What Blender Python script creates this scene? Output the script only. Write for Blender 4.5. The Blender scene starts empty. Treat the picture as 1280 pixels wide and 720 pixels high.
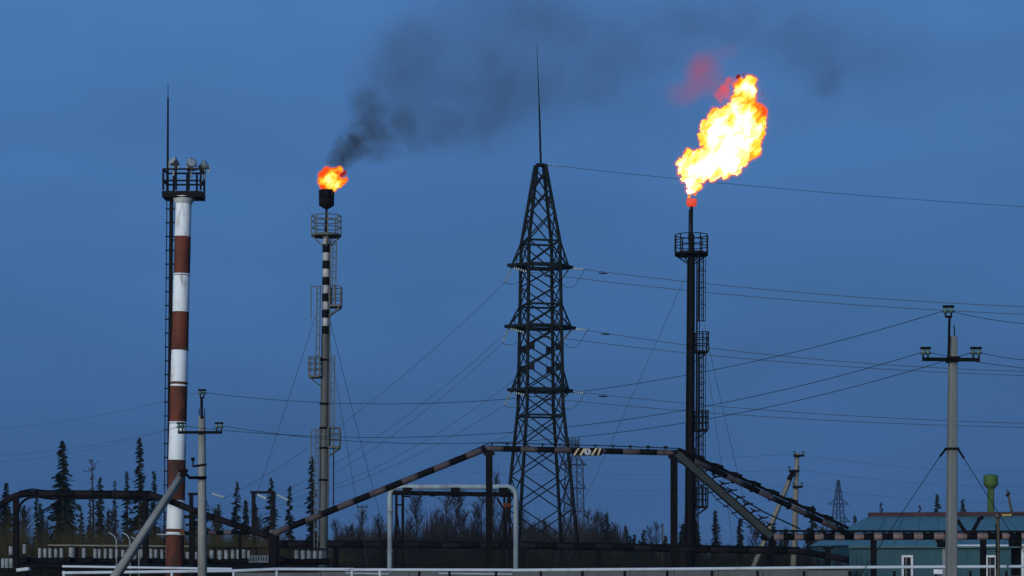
import bpy, math, random
import numpy as np
from mathutils import Vector, Matrix, noise

# ------------------------------------------------------------------ camera, sky, light, exposure
sc = bpy.context.scene
F = 2400.0          # focal length in photo pixels
HZ = 690.0          # horizon row
EYE = 2.3
cam_d = bpy.data.cameras.new("camera")
cam = bpy.data.objects.new("camera", cam_d)
sc.collection.objects.link(cam)
cam.location = (0, 0, EYE)
cam.rotation_euler = (math.radians(90), 0, 0)
cam_d.sensor_width = 36.0
cam_d.lens = F * 36.0 / 1280.0
cam_d.shift_y = (HZ - 360.0) / 1280.0
cam_d.clip_start = 0.5
cam_d.clip_end = 20000
sc.camera = cam

SUN_EL, SUN_AZ = math.radians(9.0), math.radians(205.0)   # glow low behind the camera, a little to its left
world = bpy.data.worlds.new("World")
sc.world = world
world.use_nodes = True
nt = world.node_tree
nt.nodes.clear()
w_out = nt.nodes.new("ShaderNodeOutputWorld")
w_bg = nt.nodes.new("ShaderNodeBackground")
w_sky = nt.nodes.new("ShaderNodeTexSky")
w_sky.sky_type = 'NISHITA'
w_sky.sun_disc = False
w_sky.sun_elevation = SUN_EL
w_sky.sun_rotation = SUN_AZ
w_sky.air_density = 1.6
w_sky.dust_density = 1.5
w_sky.ozone_density = 4.0
w_tc = nt.nodes.new("ShaderNodeTexCoord")
w_sep = nt.nodes.new("ShaderNodeSeparateXYZ")
w_rmp = nt.nodes.new("ShaderNodeValToRGB")
w_mix = nt.nodes.new("ShaderNodeMix")
w_mix.data_type = 'RGBA'
w_mix.inputs[0].default_value = 0.94
nt.links.new(w_tc.outputs["Generated"], w_sep.inputs[0])
nt.links.new(w_sep.outputs["Z"], w_rmp.inputs[0])
e = w_rmp.color_ramp.elements
e[0].position = 0.0
e[0].color = (0.24, 1.00, 2.70, 1)
e[1].position = 0.27
e[1].color = (0.62, 1.80, 4.45, 1)
nt.links.new(w_sky.outputs[0], w_mix.inputs[6])
# faint high overcast: a few per cent of slow variation
w_map = nt.nodes.new("ShaderNodeMapping")
w_map.inputs["Scale"].default_value = (1, 1, 3.2)
w_nz = nt.nodes.new("ShaderNodeTexNoise")
w_nz.inputs["Scale"].default_value = 5.5
w_nz.inputs["Detail"].default_value = 5
w_mr = nt.nodes.new("ShaderNodeMapRange")
w_mr.inputs[1].default_value = .3
w_mr.inputs[2].default_value = .7
w_mr.inputs[3].default_value = .90
w_mr.inputs[4].default_value = 1.08
w_mul = nt.nodes.new("ShaderNodeVectorMath"); w_mul.operation = 'SCALE'
nt.links.new(w_tc.outputs["Generated"], w_map.inputs["Vector"])
nt.links.new(w_map.outputs[0], w_nz.inputs["Vector"])
nt.links.new(w_nz.outputs["Fac"], w_mr.inputs[0])
nt.links.new(w_rmp.outputs[0], w_mul.inputs[0])
nt.links.new(w_mr.outputs[0], w_mul.inputs["Scale"])
nt.links.new(w_mul.outputs[0], w_mix.inputs[7])
nt.links.new(w_mix.outputs[2], w_bg.inputs[0])
w_bg.inputs[1].default_value = 0.1
nt.links.new(w_bg.outputs[0], w_out.inputs[0])

sun_d = bpy.data.lights.new("sun", 'SUN')
sun_d.energy = 2.45
sun_d.angle = math.radians(30)
sun_d.color = (1.0, 0.99, 0.97)
sun = bpy.data.objects.new("sun", sun_d)
sc.collection.objects.link(sun)
_dir = Vector((math.sin(SUN_AZ) * math.cos(SUN_EL), math.cos(SUN_AZ) * math.cos(SUN_EL), math.sin(SUN_EL)))
sun.rotation_euler = _dir.to_track_quat('Z', 'Y').to_euler()
sun.location = _dir * 50

sc.view_settings.view_transform = 'Standard'
sc.view_settings.look = 'None'
sc.view_settings.exposure = 0.0
sc.view_settings.gamma = 1.0
sc.cycles.use_denoising = True
sc.cycles.max_bounces = 5
sc.cycles.transparent_max_bounces = 12
sc.cycles.volume_step_rate = 1.0
sc.cycles.volume_max_steps = 256

R = random.Random(7)

# ------------------------------------------------------------------ helpers
def P(px, py, D):
    """World point of a photo pixel at depth D."""
    return Vector(((px - 640.0) * D / F, D, EYE + (HZ - py) * D / F))

def PG(px, D, z=0.0):
    return Vector(((px - 640.0) * D / F, D, z))

WM = {}
def place(o, M, parent=None):
    sc.collection.objects.link(o)
    if parent is not None:
        o.parent = parent
        o.matrix_parent_inverse = WM[parent].inverted()
    o.matrix_basis = M
    WM[o] = M
    return o

def props(o, label=None, cat=None, group=None, kind=None):
    if label: o["label"] = label
    if cat: o["category"] = cat
    if group: o["group"] = group
    if kind: o["kind"] = kind
    return o

def thing(name, loc, label, cat, group=None):
    o = bpy.data.objects.new(name, None)
    o.empty_display_size = 0.2
    place(o, Matrix.Translation(loc))
    return props(o, label, cat, group)

def smooth(me):
    me.polygons.foreach_set("use_smooth", [True] * len(me.polygons))

def mesh_obj(name, verts, faces, mat, parent=None, sm=False, origin=None):
    me = bpy.data.meshes.new(name)
    if origin is not None:
        verts = [Vector(v) - origin for v in verts]
    me.from_pydata([tuple(v) for v in verts], [], faces)
    me.materials.append(mat)
    if sm: smooth(me)
    me.update()
    o = bpy.data.objects.new(name, me)
    return place(o, Matrix.Translation(origin) if origin is not None else Matrix.Identity(4), parent)

_unit = {}
def unit_box(mat):
    k = ("box", mat.name)
    if k not in _unit:
        me = bpy.data.meshes.new("box_" + mat.name)
        v = [(x, y, z) for z in (0, 1) for y in (-.5, .5) for x in (-.5, .5)]
        me.from_pydata(v, [], [(0, 2, 3, 1), (4, 5, 7, 6), (0, 1, 5, 4), (1, 3, 7, 5), (3, 2, 6, 7), (2, 0, 4, 6)])
        me.materials.append(mat)
        _unit[k] = me
    return _unit[k]

def unit_cyl(mat, n, top):
    k = ("cyl", mat.name, n, round(top, 3))
    if k not in _unit:
        me = bpy.data.meshes.new("rod_" + mat.name)
        v, f = [], []
        for z, r in ((0, 1), (1, top)):
            for i in range(n):
                a = 2 * math.pi * i / n
                v.append((r * math.cos(a), r * math.sin(a), z))
        for i in range(n):
            j = (i + 1) % n
            f.append((i, j, n + j, n + i))
        f.append(tuple(reversed(range(n))))
        f.append(tuple(range(n, 2 * n)))
        me.from_pydata(v, [], f)
        me.materials.append(mat)
        for p in me.polygons[:n]: p.use_smooth = True
        _unit[k] = me
    return _unit[k]

def axis_matrix(p, q, sx, sy, up=None):
    p, q = Vector(p), Vector(q)
    d = q - p
    L = d.length
    z = d / L
    ref = Vector(up) if up is not None else (Vector((0, 1, 0)) if abs(z.y) < 0.95 else Vector((1, 0, 0)))
    x = ref.cross(z)
    if x.length < 1e-4:
        x = Vector((1, 0, 0)).cross(z)
    x.normalize()
    y = z.cross(x)
    M = Matrix((x * sx, y * sy, z * L)).transposed().to_4x4()
    M.translation = p
    return M

def bar(name, p, q, w, mat, parent=None, h=None, up=None):
    """Box bar from p to q; w across, h along the reference direction."""
    o = bpy.data.objects.new(name, unit_box(mat))
    return place(o, axis_matrix(p, q, w, h or w, up), parent)

def rod(name, p, q, r, mat, parent=None, n=10, top=1.0):
    o = bpy.data.objects.new(name, unit_cyl(mat, n, top))
    return place(o, axis_matrix(p, q, r, r), parent)

def tube_data(pts, r, n=8, caps=True):
    pts = [Vector(p) for p in pts]
    rs = r if isinstance(r, (list, tuple)) else [r] * len(pts)
    v, f = [], []
    prev = None
    for i, p in enumerate(pts):
        a = pts[max(i - 1, 0)]
        b = pts[min(i + 1, len(pts) - 1)]
        t = (b - a).normalized()
        if prev is None:
            ref = Vector((0, 1, 0)) if abs(t.y) < .9 else Vector((1, 0, 0))
            x = ref.cross(t).normalized()
        else:
            x = (prev - t * prev.dot(t)).normalized()
        prev = x
        y = t.cross(x)
        for k in range(n):
            an = 2 * math.pi * k / n
            v.append(p + (x * math.cos(an) + y * math.sin(an)) * rs[i])
    for i in range(len(pts) - 1):
        for k in range(n):
            k2 = (k + 1) % n
            f.append((i * n + k, i * n + k2, (i + 1) * n + k2, (i + 1) * n + k))
    if caps:
        f.append(tuple(reversed(range(n))))
        m = (len(pts) - 1) * n
        f.append(tuple(range(m, m + n)))
    return v, f

def tube(name, pts, r, mat, parent=None, n=8):
    v, f = tube_data(pts, r, n)
    org = Vector(pts[0])
    return mesh_obj(name, v, f, mat, parent, True, org)

def resample(pts, step):
    """Points at equal arc length along a polyline."""
    pts = [Vector(p) for p in pts]
    out, acc = [pts[0]], 0.0
    for a, b in zip(pts, pts[1:]):
        L = (b - a).length
        d = step - acc
        while d <= L:
            out.append(a.lerp(b, d / L))
            d += step
        acc = L - (d - step)
    if (out[-1] - pts[-1]).length > step * 0.2:
        out.append(pts[-1])
    return out

def rounded(pts, rad, n=5):
    pts = [Vector(p) for p in pts]
    out = [pts[0]]
    for a, b, c in zip(pts, pts[1:], pts[2:]):
        u, w = (a - b).normalized(), (c - b).normalized()
        p0, p1 = b + u * rad, b + w * rad
        for i in range(n + 1):
            t = i / n
            out.append(p0 * (1 - t) ** 2 + b * 2 * t * (1 - t) + p1 * t * t)
    out.append(pts[-1])
    return out

def banded_pipe(parent, pts, r, band, mats, n=10, name="pipe_band", start=0, label=True):
    """A pipe painted in alternating bands: each band is a part."""
    pts = [Vector(p) for p in pts]
    step = band / 4.0
    s = resample(pts, step)
    i, k = 0, start
    names = ("pale painted band", "black painted band")
    while i < len(s) - 1:
        seg = s[i:i + 5]
        o = tube(name, seg, r, mats[k % len(mats)], parent, n)
        i += 4
        k += 1

def lathe(name, prof, mat, parent, base, n=16, M=None):
    """prof: (r, z) list, round the z axis of M at base."""
    v, f = [], []
    for r, z in prof:
        for k in range(n):
            a = 2 * math.pi * k / n
            v.append(Vector((r * math.cos(a), r * math.sin(a), z)))
    for i in range(len(prof) - 1):
        for k in range(n):
            k2 = (k + 1) % n
            f.append((i * n + k, i * n + k2, (i + 1) * n + k2, (i + 1) * n + k))
    f.append(tuple(reversed(range(n))))
    m = (len(prof) - 1) * n
    f.append(tuple(range(m, m + n)))
    if M is not None: v = [M @ q for q in v]
    v = [q + Vector(base) for q in v]
    o = mesh_obj(name, v, f, mat, parent, False, Vector(base))
    for p in o.data.polygons:
        if len(p.vertices) == 4: p.use_smooth = True
    return o

# ------------------------------------------------------------------ materials
def mat_base(name):
    m = bpy.data.materials.new(name)
    m.use_nodes = True
    return m, m.node_tree, m.node_tree.nodes["Principled BSDF"]

def paint(name, c1, c2=None, scale=3.0, rough=0.6, metal=0.0, lo=0.4, hi=0.65, streak=1.0, bump=0.0, detail=6):
    """Two-colour surface with wear in world space; streak < 1 pulls the wear out along z."""
    m, t, b = mat_base(name)
    b.inputs["Roughness"].default_value = rough
    b.inputs["Metallic"].default_value = metal
    b.inputs["Specular IOR Level"].default_value = .03 if max(c1) < .03 else .2 if max(c1) < .15 else .35
    if c2 is None: c2 = tuple(x * 0.7 for x in c1)
    g = t.nodes.new("ShaderNodeNewGeometry")
    mp = t.nodes.new("ShaderNodeMapping")
    mp.inputs["Scale"].default_value = (1, 1, streak)
    nz = t.nodes.new("ShaderNodeTexNoise")
    nz.inputs["Scale"].default_value = scale
    nz.inputs["Detail"].default_value = detail
    nz.inputs["Roughness"].default_value = 0.65
    rp = t.nodes.new("ShaderNodeValToRGB")
    rp.color_ramp.elements[0].position = lo
    rp.color_ramp.elements[0].color = (*c1, 1)
    rp.color_ramp.elements[1].position = hi
    rp.color_ramp.elements[1].color = (*c2, 1)
    t.links.new(g.outputs["Position"], mp.inputs["Vector"])
    t.links.new(mp.outputs[0], nz.inputs["Vector"])
    t.links.new(nz.outputs["Fac"], rp.inputs[0])
    t.links.new(rp.outputs[0], b.inputs["Base Color"])
    if bump:
        bp = t.nodes.new("ShaderNodeBump")
        bp.inputs["Strength"].default_value = bump
        bp.inputs["Distance"].default_value = 0.05
        t.links.new(nz.outputs["Fac"], bp.inputs["Height"])
        t.links.new(bp.outputs[0], b.inputs["Normal"])
    return m

M_black = paint("black_paint", (.0035, .0040, .0045), (.008, .0070, .0068), 4, .6)
M_iron = paint("dark_iron", (.005, .006, .0065), (.013, .010, .0085), 5, .6)
M_pylon = paint("dark_galvanised_steel", (.006, .009, .0095), (.013, .017, .017), 1.2, .65, 0)
M_far = paint("hazed_far_steel", (.016, .022, .028), (.022, .028, .034), 1.2, .7)  # paler, bluer than the near steel: distance haze put into the colour
M_white = paint("chalky_white_paint", (.64, .70, .71), (.22, .16, .12), 2.6, .65, 0, .55, .74, .28, .1, 8)
M_red = paint("oxide_red_paint", (.125, .034, .017), (.034, .017, .012), 1.7, .75, 0, .40, .62, .35, .15, 8)
M_rust = paint("rust_streak", (.13, .055, .025), (.08, .03, .02), 6, .8)
M_pink = paint("faded_pink_paint", (.20, .135, .125), (.10, .072, .068), 4, .7, 0, .40, .68)
M_rose = paint("dull_rose_paint", (.064, .053, .055), (.036, .030, .031), 4, .7)
M_grey_band = paint("grey_band_paint", (.066, .060, .064), (.034, .031, .033), 4, .7)
M_dim_band = paint("dim_band_paint", (.016, .013, .015), (.010, .008, .009), 4, .7)
M_conc = paint("weathered_concrete", (.235, .245, .225), (.15, .155, .14), 2.5, .9, 0, .38, .72, .3, .2)
M_conc2 = paint("yellowish_concrete", (.20, .19, .15), (.13, .125, .10), 2.5, .9, 0, .38, .72, .3)
M_conc3 = paint("old_grey_concrete", (.15, .165, .16), (.095, .105, .10), 2.5, .9, 0, .38, .72, .3, .2)
M_wallconc = paint("damp_grey_concrete", (.105, .115, .115), (.07, .075, .075), 1.5, .9, 0, .38, .72, .3)
M_wood = paint("weathered_wood", (.075, .070, .048), (.045, .04, .03), 5, .9, 0, .4, .7, .1)
M_silver = paint("silver_pipe", (.26, .33, .36), (.13, .16, .17), 2.6, .5, 0, .45, .72, .5)
M_rail = paint("pale_rail_paint", (.46, .52, .55), (.28, .31, .32), 3, .5, 0, .5, .8)
M_stack = paint("grey_stack_paint", (.10, .11, .10), (.06, .065, .06), 2, .6, 0.1, .4, .7, .3)
M_stackw = paint("stack_white_band", (.42, .44, .43), (.26, .26, .25), 3, .6)
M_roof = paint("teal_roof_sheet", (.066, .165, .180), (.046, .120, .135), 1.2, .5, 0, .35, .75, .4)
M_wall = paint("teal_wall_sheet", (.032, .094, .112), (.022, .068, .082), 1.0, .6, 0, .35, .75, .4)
M_ridge = paint("maroon_trim", (.055, .022, .026), (.035, .016, .02), 3, .6)
M_frame = paint("white_window_frame", (.62, .66, .68), (.5, .52, .53), 5, .5)
M_glass = paint("dark_glass", (.012, .015, .018), (.02, .022, .025), 3, .15)
M_door = paint("grey_door", (.20, .23, .25), (.15, .17, .18), 3, .6)
M_green = paint("green_tank_paint", (.055, .115, .018), (.035, .075, .014), 1.5, .6, 0, .35, .7, .4)
M_yellow = paint("yellow_paint", (.45, .34, .05), (.3, .22, .05), 4, .6)
M_cream = paint("cream_hazard_paint", (.42, .36, .20), (.30, .26, .15), 6, .6)
M_emblem = paint("pale_emblem", (.36, .38, .40), (.30, .30, .32), 6, .6)
M_insul = paint("glass_insulator", (.62, .74, .72), (.45, .58, .55), 8, .12)
M_glint = paint("pale_glass_disc", (.55, .66, .64), (.25, .33, .33), 14, .1)
M_pin = paint("green_glass", (.085, .16, .135), (.05, .10, .09), 8, .1)
M_lampw = paint("lamp_housing", (.20, .23, .24), (.12, .14, .15), 6, .4, .2)
M_lens = paint("lamp_lens", (.30, .34, .35), (.20, .23, .24), 6, .2)
M_wire = paint("weathered_wire", (.035, .035, .036), (.05, .05, .05), 2, .6)
M_wire_dark = paint("dark_wire", (.010, .010, .012), (.02, .02, .02), 2, .6)
M_cable_tray = paint("grey_green_tray", (.020, .030, .032), (.012, .018, .019), 4, .6)
M_block = paint("pale_insulation", (.23, .265, .275), (.11, .13, .13), 3, .7)
M_bark = paint("spruce_bark", (.045, .035, .026), (.025, .02, .016), 6, .9)
M_birch = paint("grey_bark", (.050, .046, .042), (.03, .028, .026), 4, .9)
M_ground = paint("brown_moor_ground", (.030, .027, .016), (.045, .038, .020), .15, .95, 0, .35, .7)
M_gravel = paint("grey_gravel", (.16, .17, .17), (.11, .115, .11), .8, .9)

def leafy(name, c1, c2, scale):
    m = paint(name, c1, c2, scale, .8, 0, .35, .68)
    return m
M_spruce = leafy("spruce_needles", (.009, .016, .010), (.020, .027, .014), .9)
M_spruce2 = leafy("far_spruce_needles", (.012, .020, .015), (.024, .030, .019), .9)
M_twig = leafy("bare_twigs", (.020, .019, .019), (.034, .030, .027), .5)
M_under = paint("autumn_undergrowth", (.020, .026, .012), (.062, .044, .017), .35, .8, 0, .34, .70, .5)
M_under2 = paint("dark_undergrowth", (.007, .010, .009), (.022, .021, .014), .55, .8, 0, .36, .70, .5)

# flame: a surface that gives off light, hotter where the vertex attribute says so
def flame_mat(name, ramp, strength):
    m = bpy.data.materials.new(name)
    m.use_nodes = True
    t = m.node_tree
    t.nodes.clear()
    out = t.nodes.new("ShaderNodeOutputMaterial")
    em = t.nodes.new("ShaderNodeEmission")
    at = t.nodes.new("ShaderNodeAttribute")
    at.attribute_name = "burn"
    rp = t.nodes.new("ShaderNodeValToRGB")
    els = rp.color_ramp.elements
    els[0].position, els[0].color = ramp[0][0], (*ramp[0][1], 1)
    els[1].position, els[1].color = ramp[-1][0], (*ramp[-1][1], 1)
    for p_, c_ in ramp[1:-1]:
        x = els.new(p_)
        x.color = (*c_, 1)
    em.inputs[1].default_value = strength
    t.links.new(at.outputs["Fac"], rp.inputs[0])
    t.links.new(rp.outputs[0], em.inputs[0])
    t.links.new(em.outputs[0], out.inputs[0])
    m.cycles.emission_sampling = 'FRONT' if hasattr(m.cycles, "emission_sampling") else None
    return m

FL = [(0.0, (.42, .035, .003)), (.12, (.50, .11, .006)), (.26, (.52, .29, .010)), (.44, (.55, .46, .035)), (.66, (.70, .66, .26)), (.88, (1.0, 1.0, .85))]
M_flame = flame_mat("burning_gas", FL, 2.3)
M_flame_s = flame_mat("burning_gas_small", FL, 2.1)
FLR = [(0.0, (.20, .010, .012)), (.5, (.42, .022, .015)), (1.0, (.85, .10, .02))]
M_flame_red = flame_mat("sooty_red_gas", FLR, 1.0)

def puff_mat(name, density, color, emit=None, lo=.42, hi=.72, scale=.6, soot=0.0):
    """Volume that thins towards the rim of its unit sphere and is torn by noise."""
    m = bpy.data.materials.new(name)
    m.use_nodes = True
    t = m.node_tree
    t.nodes.clear()
    out = t.nodes.new("ShaderNodeOutputMaterial")
    tc = t.nodes.new("ShaderNodeTexCoord")
    ln = t.nodes.new("ShaderNodeVectorMath"); ln.operation = 'LENGTH'
    mr = t.nodes.new("ShaderNodeMapRange")
    mr.interpolation_type = 'SMOOTHSTEP'
    mr.inputs[1].default_value = 1.0
    mr.inputs[2].default_value = 0.15
    mr.inputs[3].default_value = 0.0
    mr.inputs[4].default_value = 1.0
    g = t.nodes.new("ShaderNodeNewGeometry")
    nz = t.nodes.new("ShaderNodeTexNoise")
    nz.inputs["Scale"].default_value = scale
    nz.inputs["Detail"].default_value = 7
    nz.inputs["Roughness"].default_value = .67
    nz.inputs["Distortion"].default_value = .6
    m2 = t.nodes.new("ShaderNodeMapRange")
    m2.inputs[1].default_value = lo
    m2.inputs[2].default_value = hi
    mu = t.nodes.new("ShaderNodeMath"); mu.operation = 'MULTIPLY'
    md = t.nodes.new("ShaderNodeMath"); md.operation = 'MULTIPLY'
    md.inputs[1].default_value = density
    t.links.new(tc.outputs["Object"], ln.inputs[0])
    t.links.new(ln.outputs["Value"], mr.inputs[0])
    t.links.new(g.outputs["Position"], nz.inputs["Vector"])
    t.links.new(nz.outputs["Fac"], m2.inputs[0])
    t.links.new(mr.outputs[0], mu.inputs[0])
    t.links.new(m2.outputs[0], mu.inputs[1])
    t.links.new(mu.outputs[0], md.inputs[0])
    if emit is None:
        vo = t.nodes.new("ShaderNodeVolumeAbsorption")
        vo.inputs["Color"].default_value = (*color, 1)
        t.links.new(md.outputs[0], vo.inputs["Density"])
    else:
        em = t.nodes.new("ShaderNodeEmission")
        em.inputs[0].default_value = (*color, 1)
        t.links.new(md.outputs[0], em.inputs[1])
        vo = em
        if soot:
            ab = t.nodes.new("ShaderNodeVolumeAbsorption")
            ab.inputs["Color"].default_value = (.55, .12, .08, 1)
            m3 = t.nodes.new("ShaderNodeMath"); m3.operation = 'MULTIPLY'
            m3.inputs[1].default_value = soot
            t.links.new(md.outputs[0], m3.inputs[0])
            t.links.new(m3.outputs[0], ab.inputs["Density"])
            vo = t.nodes.new("ShaderNodeAddShader")
            t.links.new(em.outputs[0], vo.inputs[0])
            t.links.new(ab.outputs[0], vo.inputs[1])
    t.links.new(vo.outputs[0], out.inputs["Volume"])
    return m

# ------------------------------------------------------------------ ground
def grid_ground():
    xs = [-1600, -800, -300, -120, -60, 0, 60, 120, 300, 800, 1600]
    ys = [-60, -20, 40, 90, 130, 200, 400, 900, 1800, 2800]
    v = [(x, y, 0) for y in ys for x in xs]
    n = len(xs)
    f = [(j * n + i, j * n + i + 1, (j + 1) * n + i + 1, (j + 1) * n + i) for j in range(len(ys) - 1) for i in range(n - 1)]
    o = mesh_obj("ground", v, f, M_ground)
    return props(o, "dark brown moorland ground under the gas plant", None, None, "structure")
grid_ground()
o = mesh_obj("road", [(-200, 66.5, .004), (200, 66.5, .004), (200, 74, .004), (-200, 74, .004)], [(0, 1, 2, 3)], M_gravel)
props(o, "grey gravel road behind the pale pipe fence", None, None, "structure")

# ------------------------------------------------------------------ ladders and platforms
def ladder(parent, a, b, width, step, mat, r=.03, cage=0.0, back=None, name="ladder", cage_dir=1):
    """Ladder between a and b (bottom, top); width is a vector across. Part 'ladder' with rungs (and cage hoops) below it."""
    a, b = Vector(a), Vector(b)
    wv = Vector(width)
    lad = bar(name, a, b, r * 2, mat, parent)
    bar("ladder_rail", a + wv, b + wv, r * 2, mat, lad)
    L = (b - a).length
    n = max(2, int(L / step))
    for i in range(1, n):
        p = a.lerp(b, i / n)
        rod("rung", p, p + wv, r * .7, mat, lad, 5)
    if cage:
        cd = Vector((wv.y, -wv.x, 0)).normalized() * cage_dir
        c0 = wv * .5
        def ring(p):
            pts = []
            for k in range(9):
                t = -math.pi / 2 + math.pi * k / 8
                pts.append(p + c0 + wv.normalized() * math.sin(t) * cage * .62 + cd * math.cos(t) * cage)
            return pts
        m = max(2, int(L / .85))
        for i in range(m + 1):
            tube("cage_hoop", ring(a.lerp(b, i / m)), r * .75, mat, lad, 4)
        for k in (1, 3, 4, 5, 7):
            pa, pb = ring(a)[k], ring(b)[k]
            rod("cage_strip", pa, pb, r * .6, mat, lad, 4)
    return lad

def side_platform(parent, c, w, d, rail_h, mat, r=.025, brace_to=None):
    """Small landing: deck slab with posts, two rails and a knee brace; c = centre of the deck top."""
    c = Vector(c)
    deck = bar("platform", c - Vector((w / 2, 0, .05)), c + Vector((w / 2, 0, -.05)), .1, mat, parent, d, None)
    cs = [Vector((sx * w / 2, sy * d / 2, 0)) for sx, sy in ((-1, -1), (1, -1), (1, 1), (-1, 1))]
    for q in cs:
        bar("railing_post", c + q * .97, c + q * .97 + Vector((0, 0, rail_h)), r * 2, mat, deck)
    mid = c + Vector((0, -d / 2 * .97, 0))
    bar("railing_post", mid, mid + Vector((0, 0, rail_h)), r * 2, mat, deck)
    for lv in (.36, .68, 1.0):
        for i in range(4):
            p, q = cs[i] * .97, cs[(i + 1) % 4] * .97
            rod("railing_rail", c + p + Vector((0, 0, rail_h * lv)), c + q + Vector((0, 0, rail_h * lv)), r * .8, mat, deck, 5)
    if brace_to is not None:
        for sy in (-.4, .4):
            far = c + Vector((math.copysign(w / 2, c.x - brace_to.x) * .85, sy * d, -.1))
            bar("knee_brace", far, Vector((brace_to.x, brace_to.y + sy * .3, brace_to.z)), .06, mat, deck)
    return deck

def ring_platform(parent, c, rad, rail_h, nposts, mat, deck_h=.12, r=.03, rot=0.0, levels=(.5, 1.0), brace=None):
    c = Vector(c)
    deck = lathe("platform", [(rad, -deck_h), (rad, 0)], mat, parent, c, max(8, nposts), Matrix.Rotation(rot, 4, 'Z'))
    pts = [Vector((math.cos(rot + 2 * math.pi * k / nposts), math.sin(rot + 2 * math.pi * k / nposts), 0)) * rad * .97 for k in range(nposts)]
    for q in pts:
        bar("railing_post", c + q, c + q + Vector((0, 0, rail_h)), r * 2, mat, deck)
    for lv in levels:
        for k in range(nposts):
            rod("railing_rail", c + pts[k] + Vector((0, 0, rail_h * lv)), c + pts[(k + 1) % nposts] + Vector((0, 0, rail_h * lv)), r * .85, mat, deck, 5)
    if brace:
        for k in range(0, nposts, max(1, nposts // 4)):
            q = pts[k]
            bar("knee_brace", c + q * .9 - Vector((0, 0, deck_h)), c + q.normalized() * brace[0] - Vector((0, 0, brace[1])), .07, mat, deck)
    return deck

# ------------------------------------------------------------------ striped floodlight tower
def floodlight_tower():
    D = 86.0
    s = D / F
    def axis(py):            # the tower leans a little
        t = (py - 250.0) / 475.0
        return P(229.6 + (217.6 - 229.6) * t, py, D)
    zb = HZ + EYE / s
    base = axis(zb)
    t = thing("floodlight_tower", base, "tall red and white banded steel tower with floodlights on a railed platform", "tower")
    ys = [247, 296, 343, 390, 436, 483, 528, 575, 623, 668, zb]
    for i in range(10):
        a, b = axis(ys[i + 1]), axis(ys[i])
        r0 = (10.0 + (ys[i + 1] - 247) / 480 * 1.3) * s
        r1 = (10.0 + (ys[i] - 247) / 480 * 1.3) * s
        mt = M_red if i % 2 else M_white
        rod("painted_section", a, b, r0, mt, t, 20, r1 / r0)
        if i in (2, 4, 6, 8):
            w = rod("weld_collar", b - (b - a).normalized() * .07, b + (b - a).normalized() * .03, r1 * 1.03, M_rust if i % 4 == 0 else M_white, t, 20)
    # rust patch low on the white band
    for py, hh in ((479, 3.0), (663, 4.0)):
        a, b = axis(py + hh / 2), axis(py - hh / 2)
        rod("rust_collar", a, b, 11.2 * s, M_rust, t, 20)
    # flared bracket under platform
    top = axis(247)
    lathe("head_flange", [(10 * s, -.30), (14 * s, -.05), (16 * s, 0.0)], M_white, t, top, 16)
    # platform: square deck of dark steel
    c = axis(240)
    W = 49 * s
    deck = bar("platform", P(205, 245, D), P(254.5, 245, D), 7.5 * s, M_iron, t, W * .6, (0, 1, 0))
    hw = W / 2 * .95
    hd = W * .28
    cs = [Vector((hw * fx, sy * hd, 0)) for fx, sy in ((-1, -1), (-.32, -1), (.36, -1), (1, -1), (1, 1), (.60, 1), (.08, 1), (-.65, 1), (-1, 1))]
    hh = 26 * s
    for q in cs:
        bar("railing_post", c + q, c + q + Vector((0, 0, hh)), .085, M_iron, deck)
    for lv in (.45, 1.0):
        for k in range(9):
            bar("railing_rail", c + cs[k] + Vector((0, 0, hh * lv)), c + cs[(k + 1) % 9] + Vector((0, 0, hh * lv)), .07, M_iron, deck)
    # three floodlights turned outwards, on stems
    for (px, py, dx, dz, dy) in ((219, 204.5, -.55, .55, -.6), (241, 206.5, .55, .35, -.75), (255, 205.5, .85, .45, -.25)):
        q = P(px, py, D) + Vector((0, -.4 if px < 250 else .2, 0))
        ax = Vector((dx, dy, dz)).normalized()
        M = ax.to_track_quat('Z', 'Y').to_matrix().to_4x4()
        fl = lathe("floodlight", [(.08, -.30), (.12, -.28), (.17, -.14), (.21, .04), (.23, .08), (.24, .10)], M_lampw, t, q, 14, M)
        lathe("lens", [(.225, .104), (.16, .118)], M_lens, fl, q, 14, M)
        rod("stem", q - Vector((.0, 0, .62)), q - Vector((0, 0, .18)), .045, M_lampw, fl, 6)
        bar("bracket_arm", q + Vector((-.22, .05, -.30)), q + Vector((.22, .05, -.30)), .05, M_lampw, fl)
        for sx in (-.2, .2):
            bar("bracket_arm", q + Vector((sx, .05, -.30)), q + Vector((sx, .05, .0)), .04, M_lampw, fl)
    # lightning rod at the corner
    rd = rod("lightning_rod", P(209.5, 247, D), P(210, 123, D), .055, M_iron, t, 6, .7)
    rod("rod_tip", P(210, 123, D), P(210, 103, D), .022, M_iron, rd, 5, .4)
    # ladder beside the shaft, on stand-off arms
    a, b = P(207.5, 715, D), P(211.5, 249, D)
    lad = bar("ladder", a + Vector((.10, 0, 0)), b + Vector((.10, 0, 0)), .16, M_black, t, .1)
    bar("ladder_rail", a + Vector((-.12, .1, 0)), b + Vector((-.12, .1, 0)), .035, M_black, lad)
    bar("ladder_rail", a + Vector((.26, .1, 0)), b + Vector((.26, .1, 0)), .05, M_black, lad)
    n = 27
    for i in range(n):
        q = a.lerp(b, (i + .3) / n)
        bar("rung", q + Vector((-.15, .02, 0)), q + Vector((.30, .02, 0)), .055, M_black, lad)
    for py in (300, 420, 540, 650):
        bar("stay", P(212, py, D), axis(py), .05, M_black, t)
    bar("junction_bracket", P(196, 668, D - .5), P(232, 668, D - .5), .05, M_silver, t)
    box = bar("junction_box", P(228, 668, D - .55), P(228, 662, D - .55), .18, M_red, t)
floodlight_tower()

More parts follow.
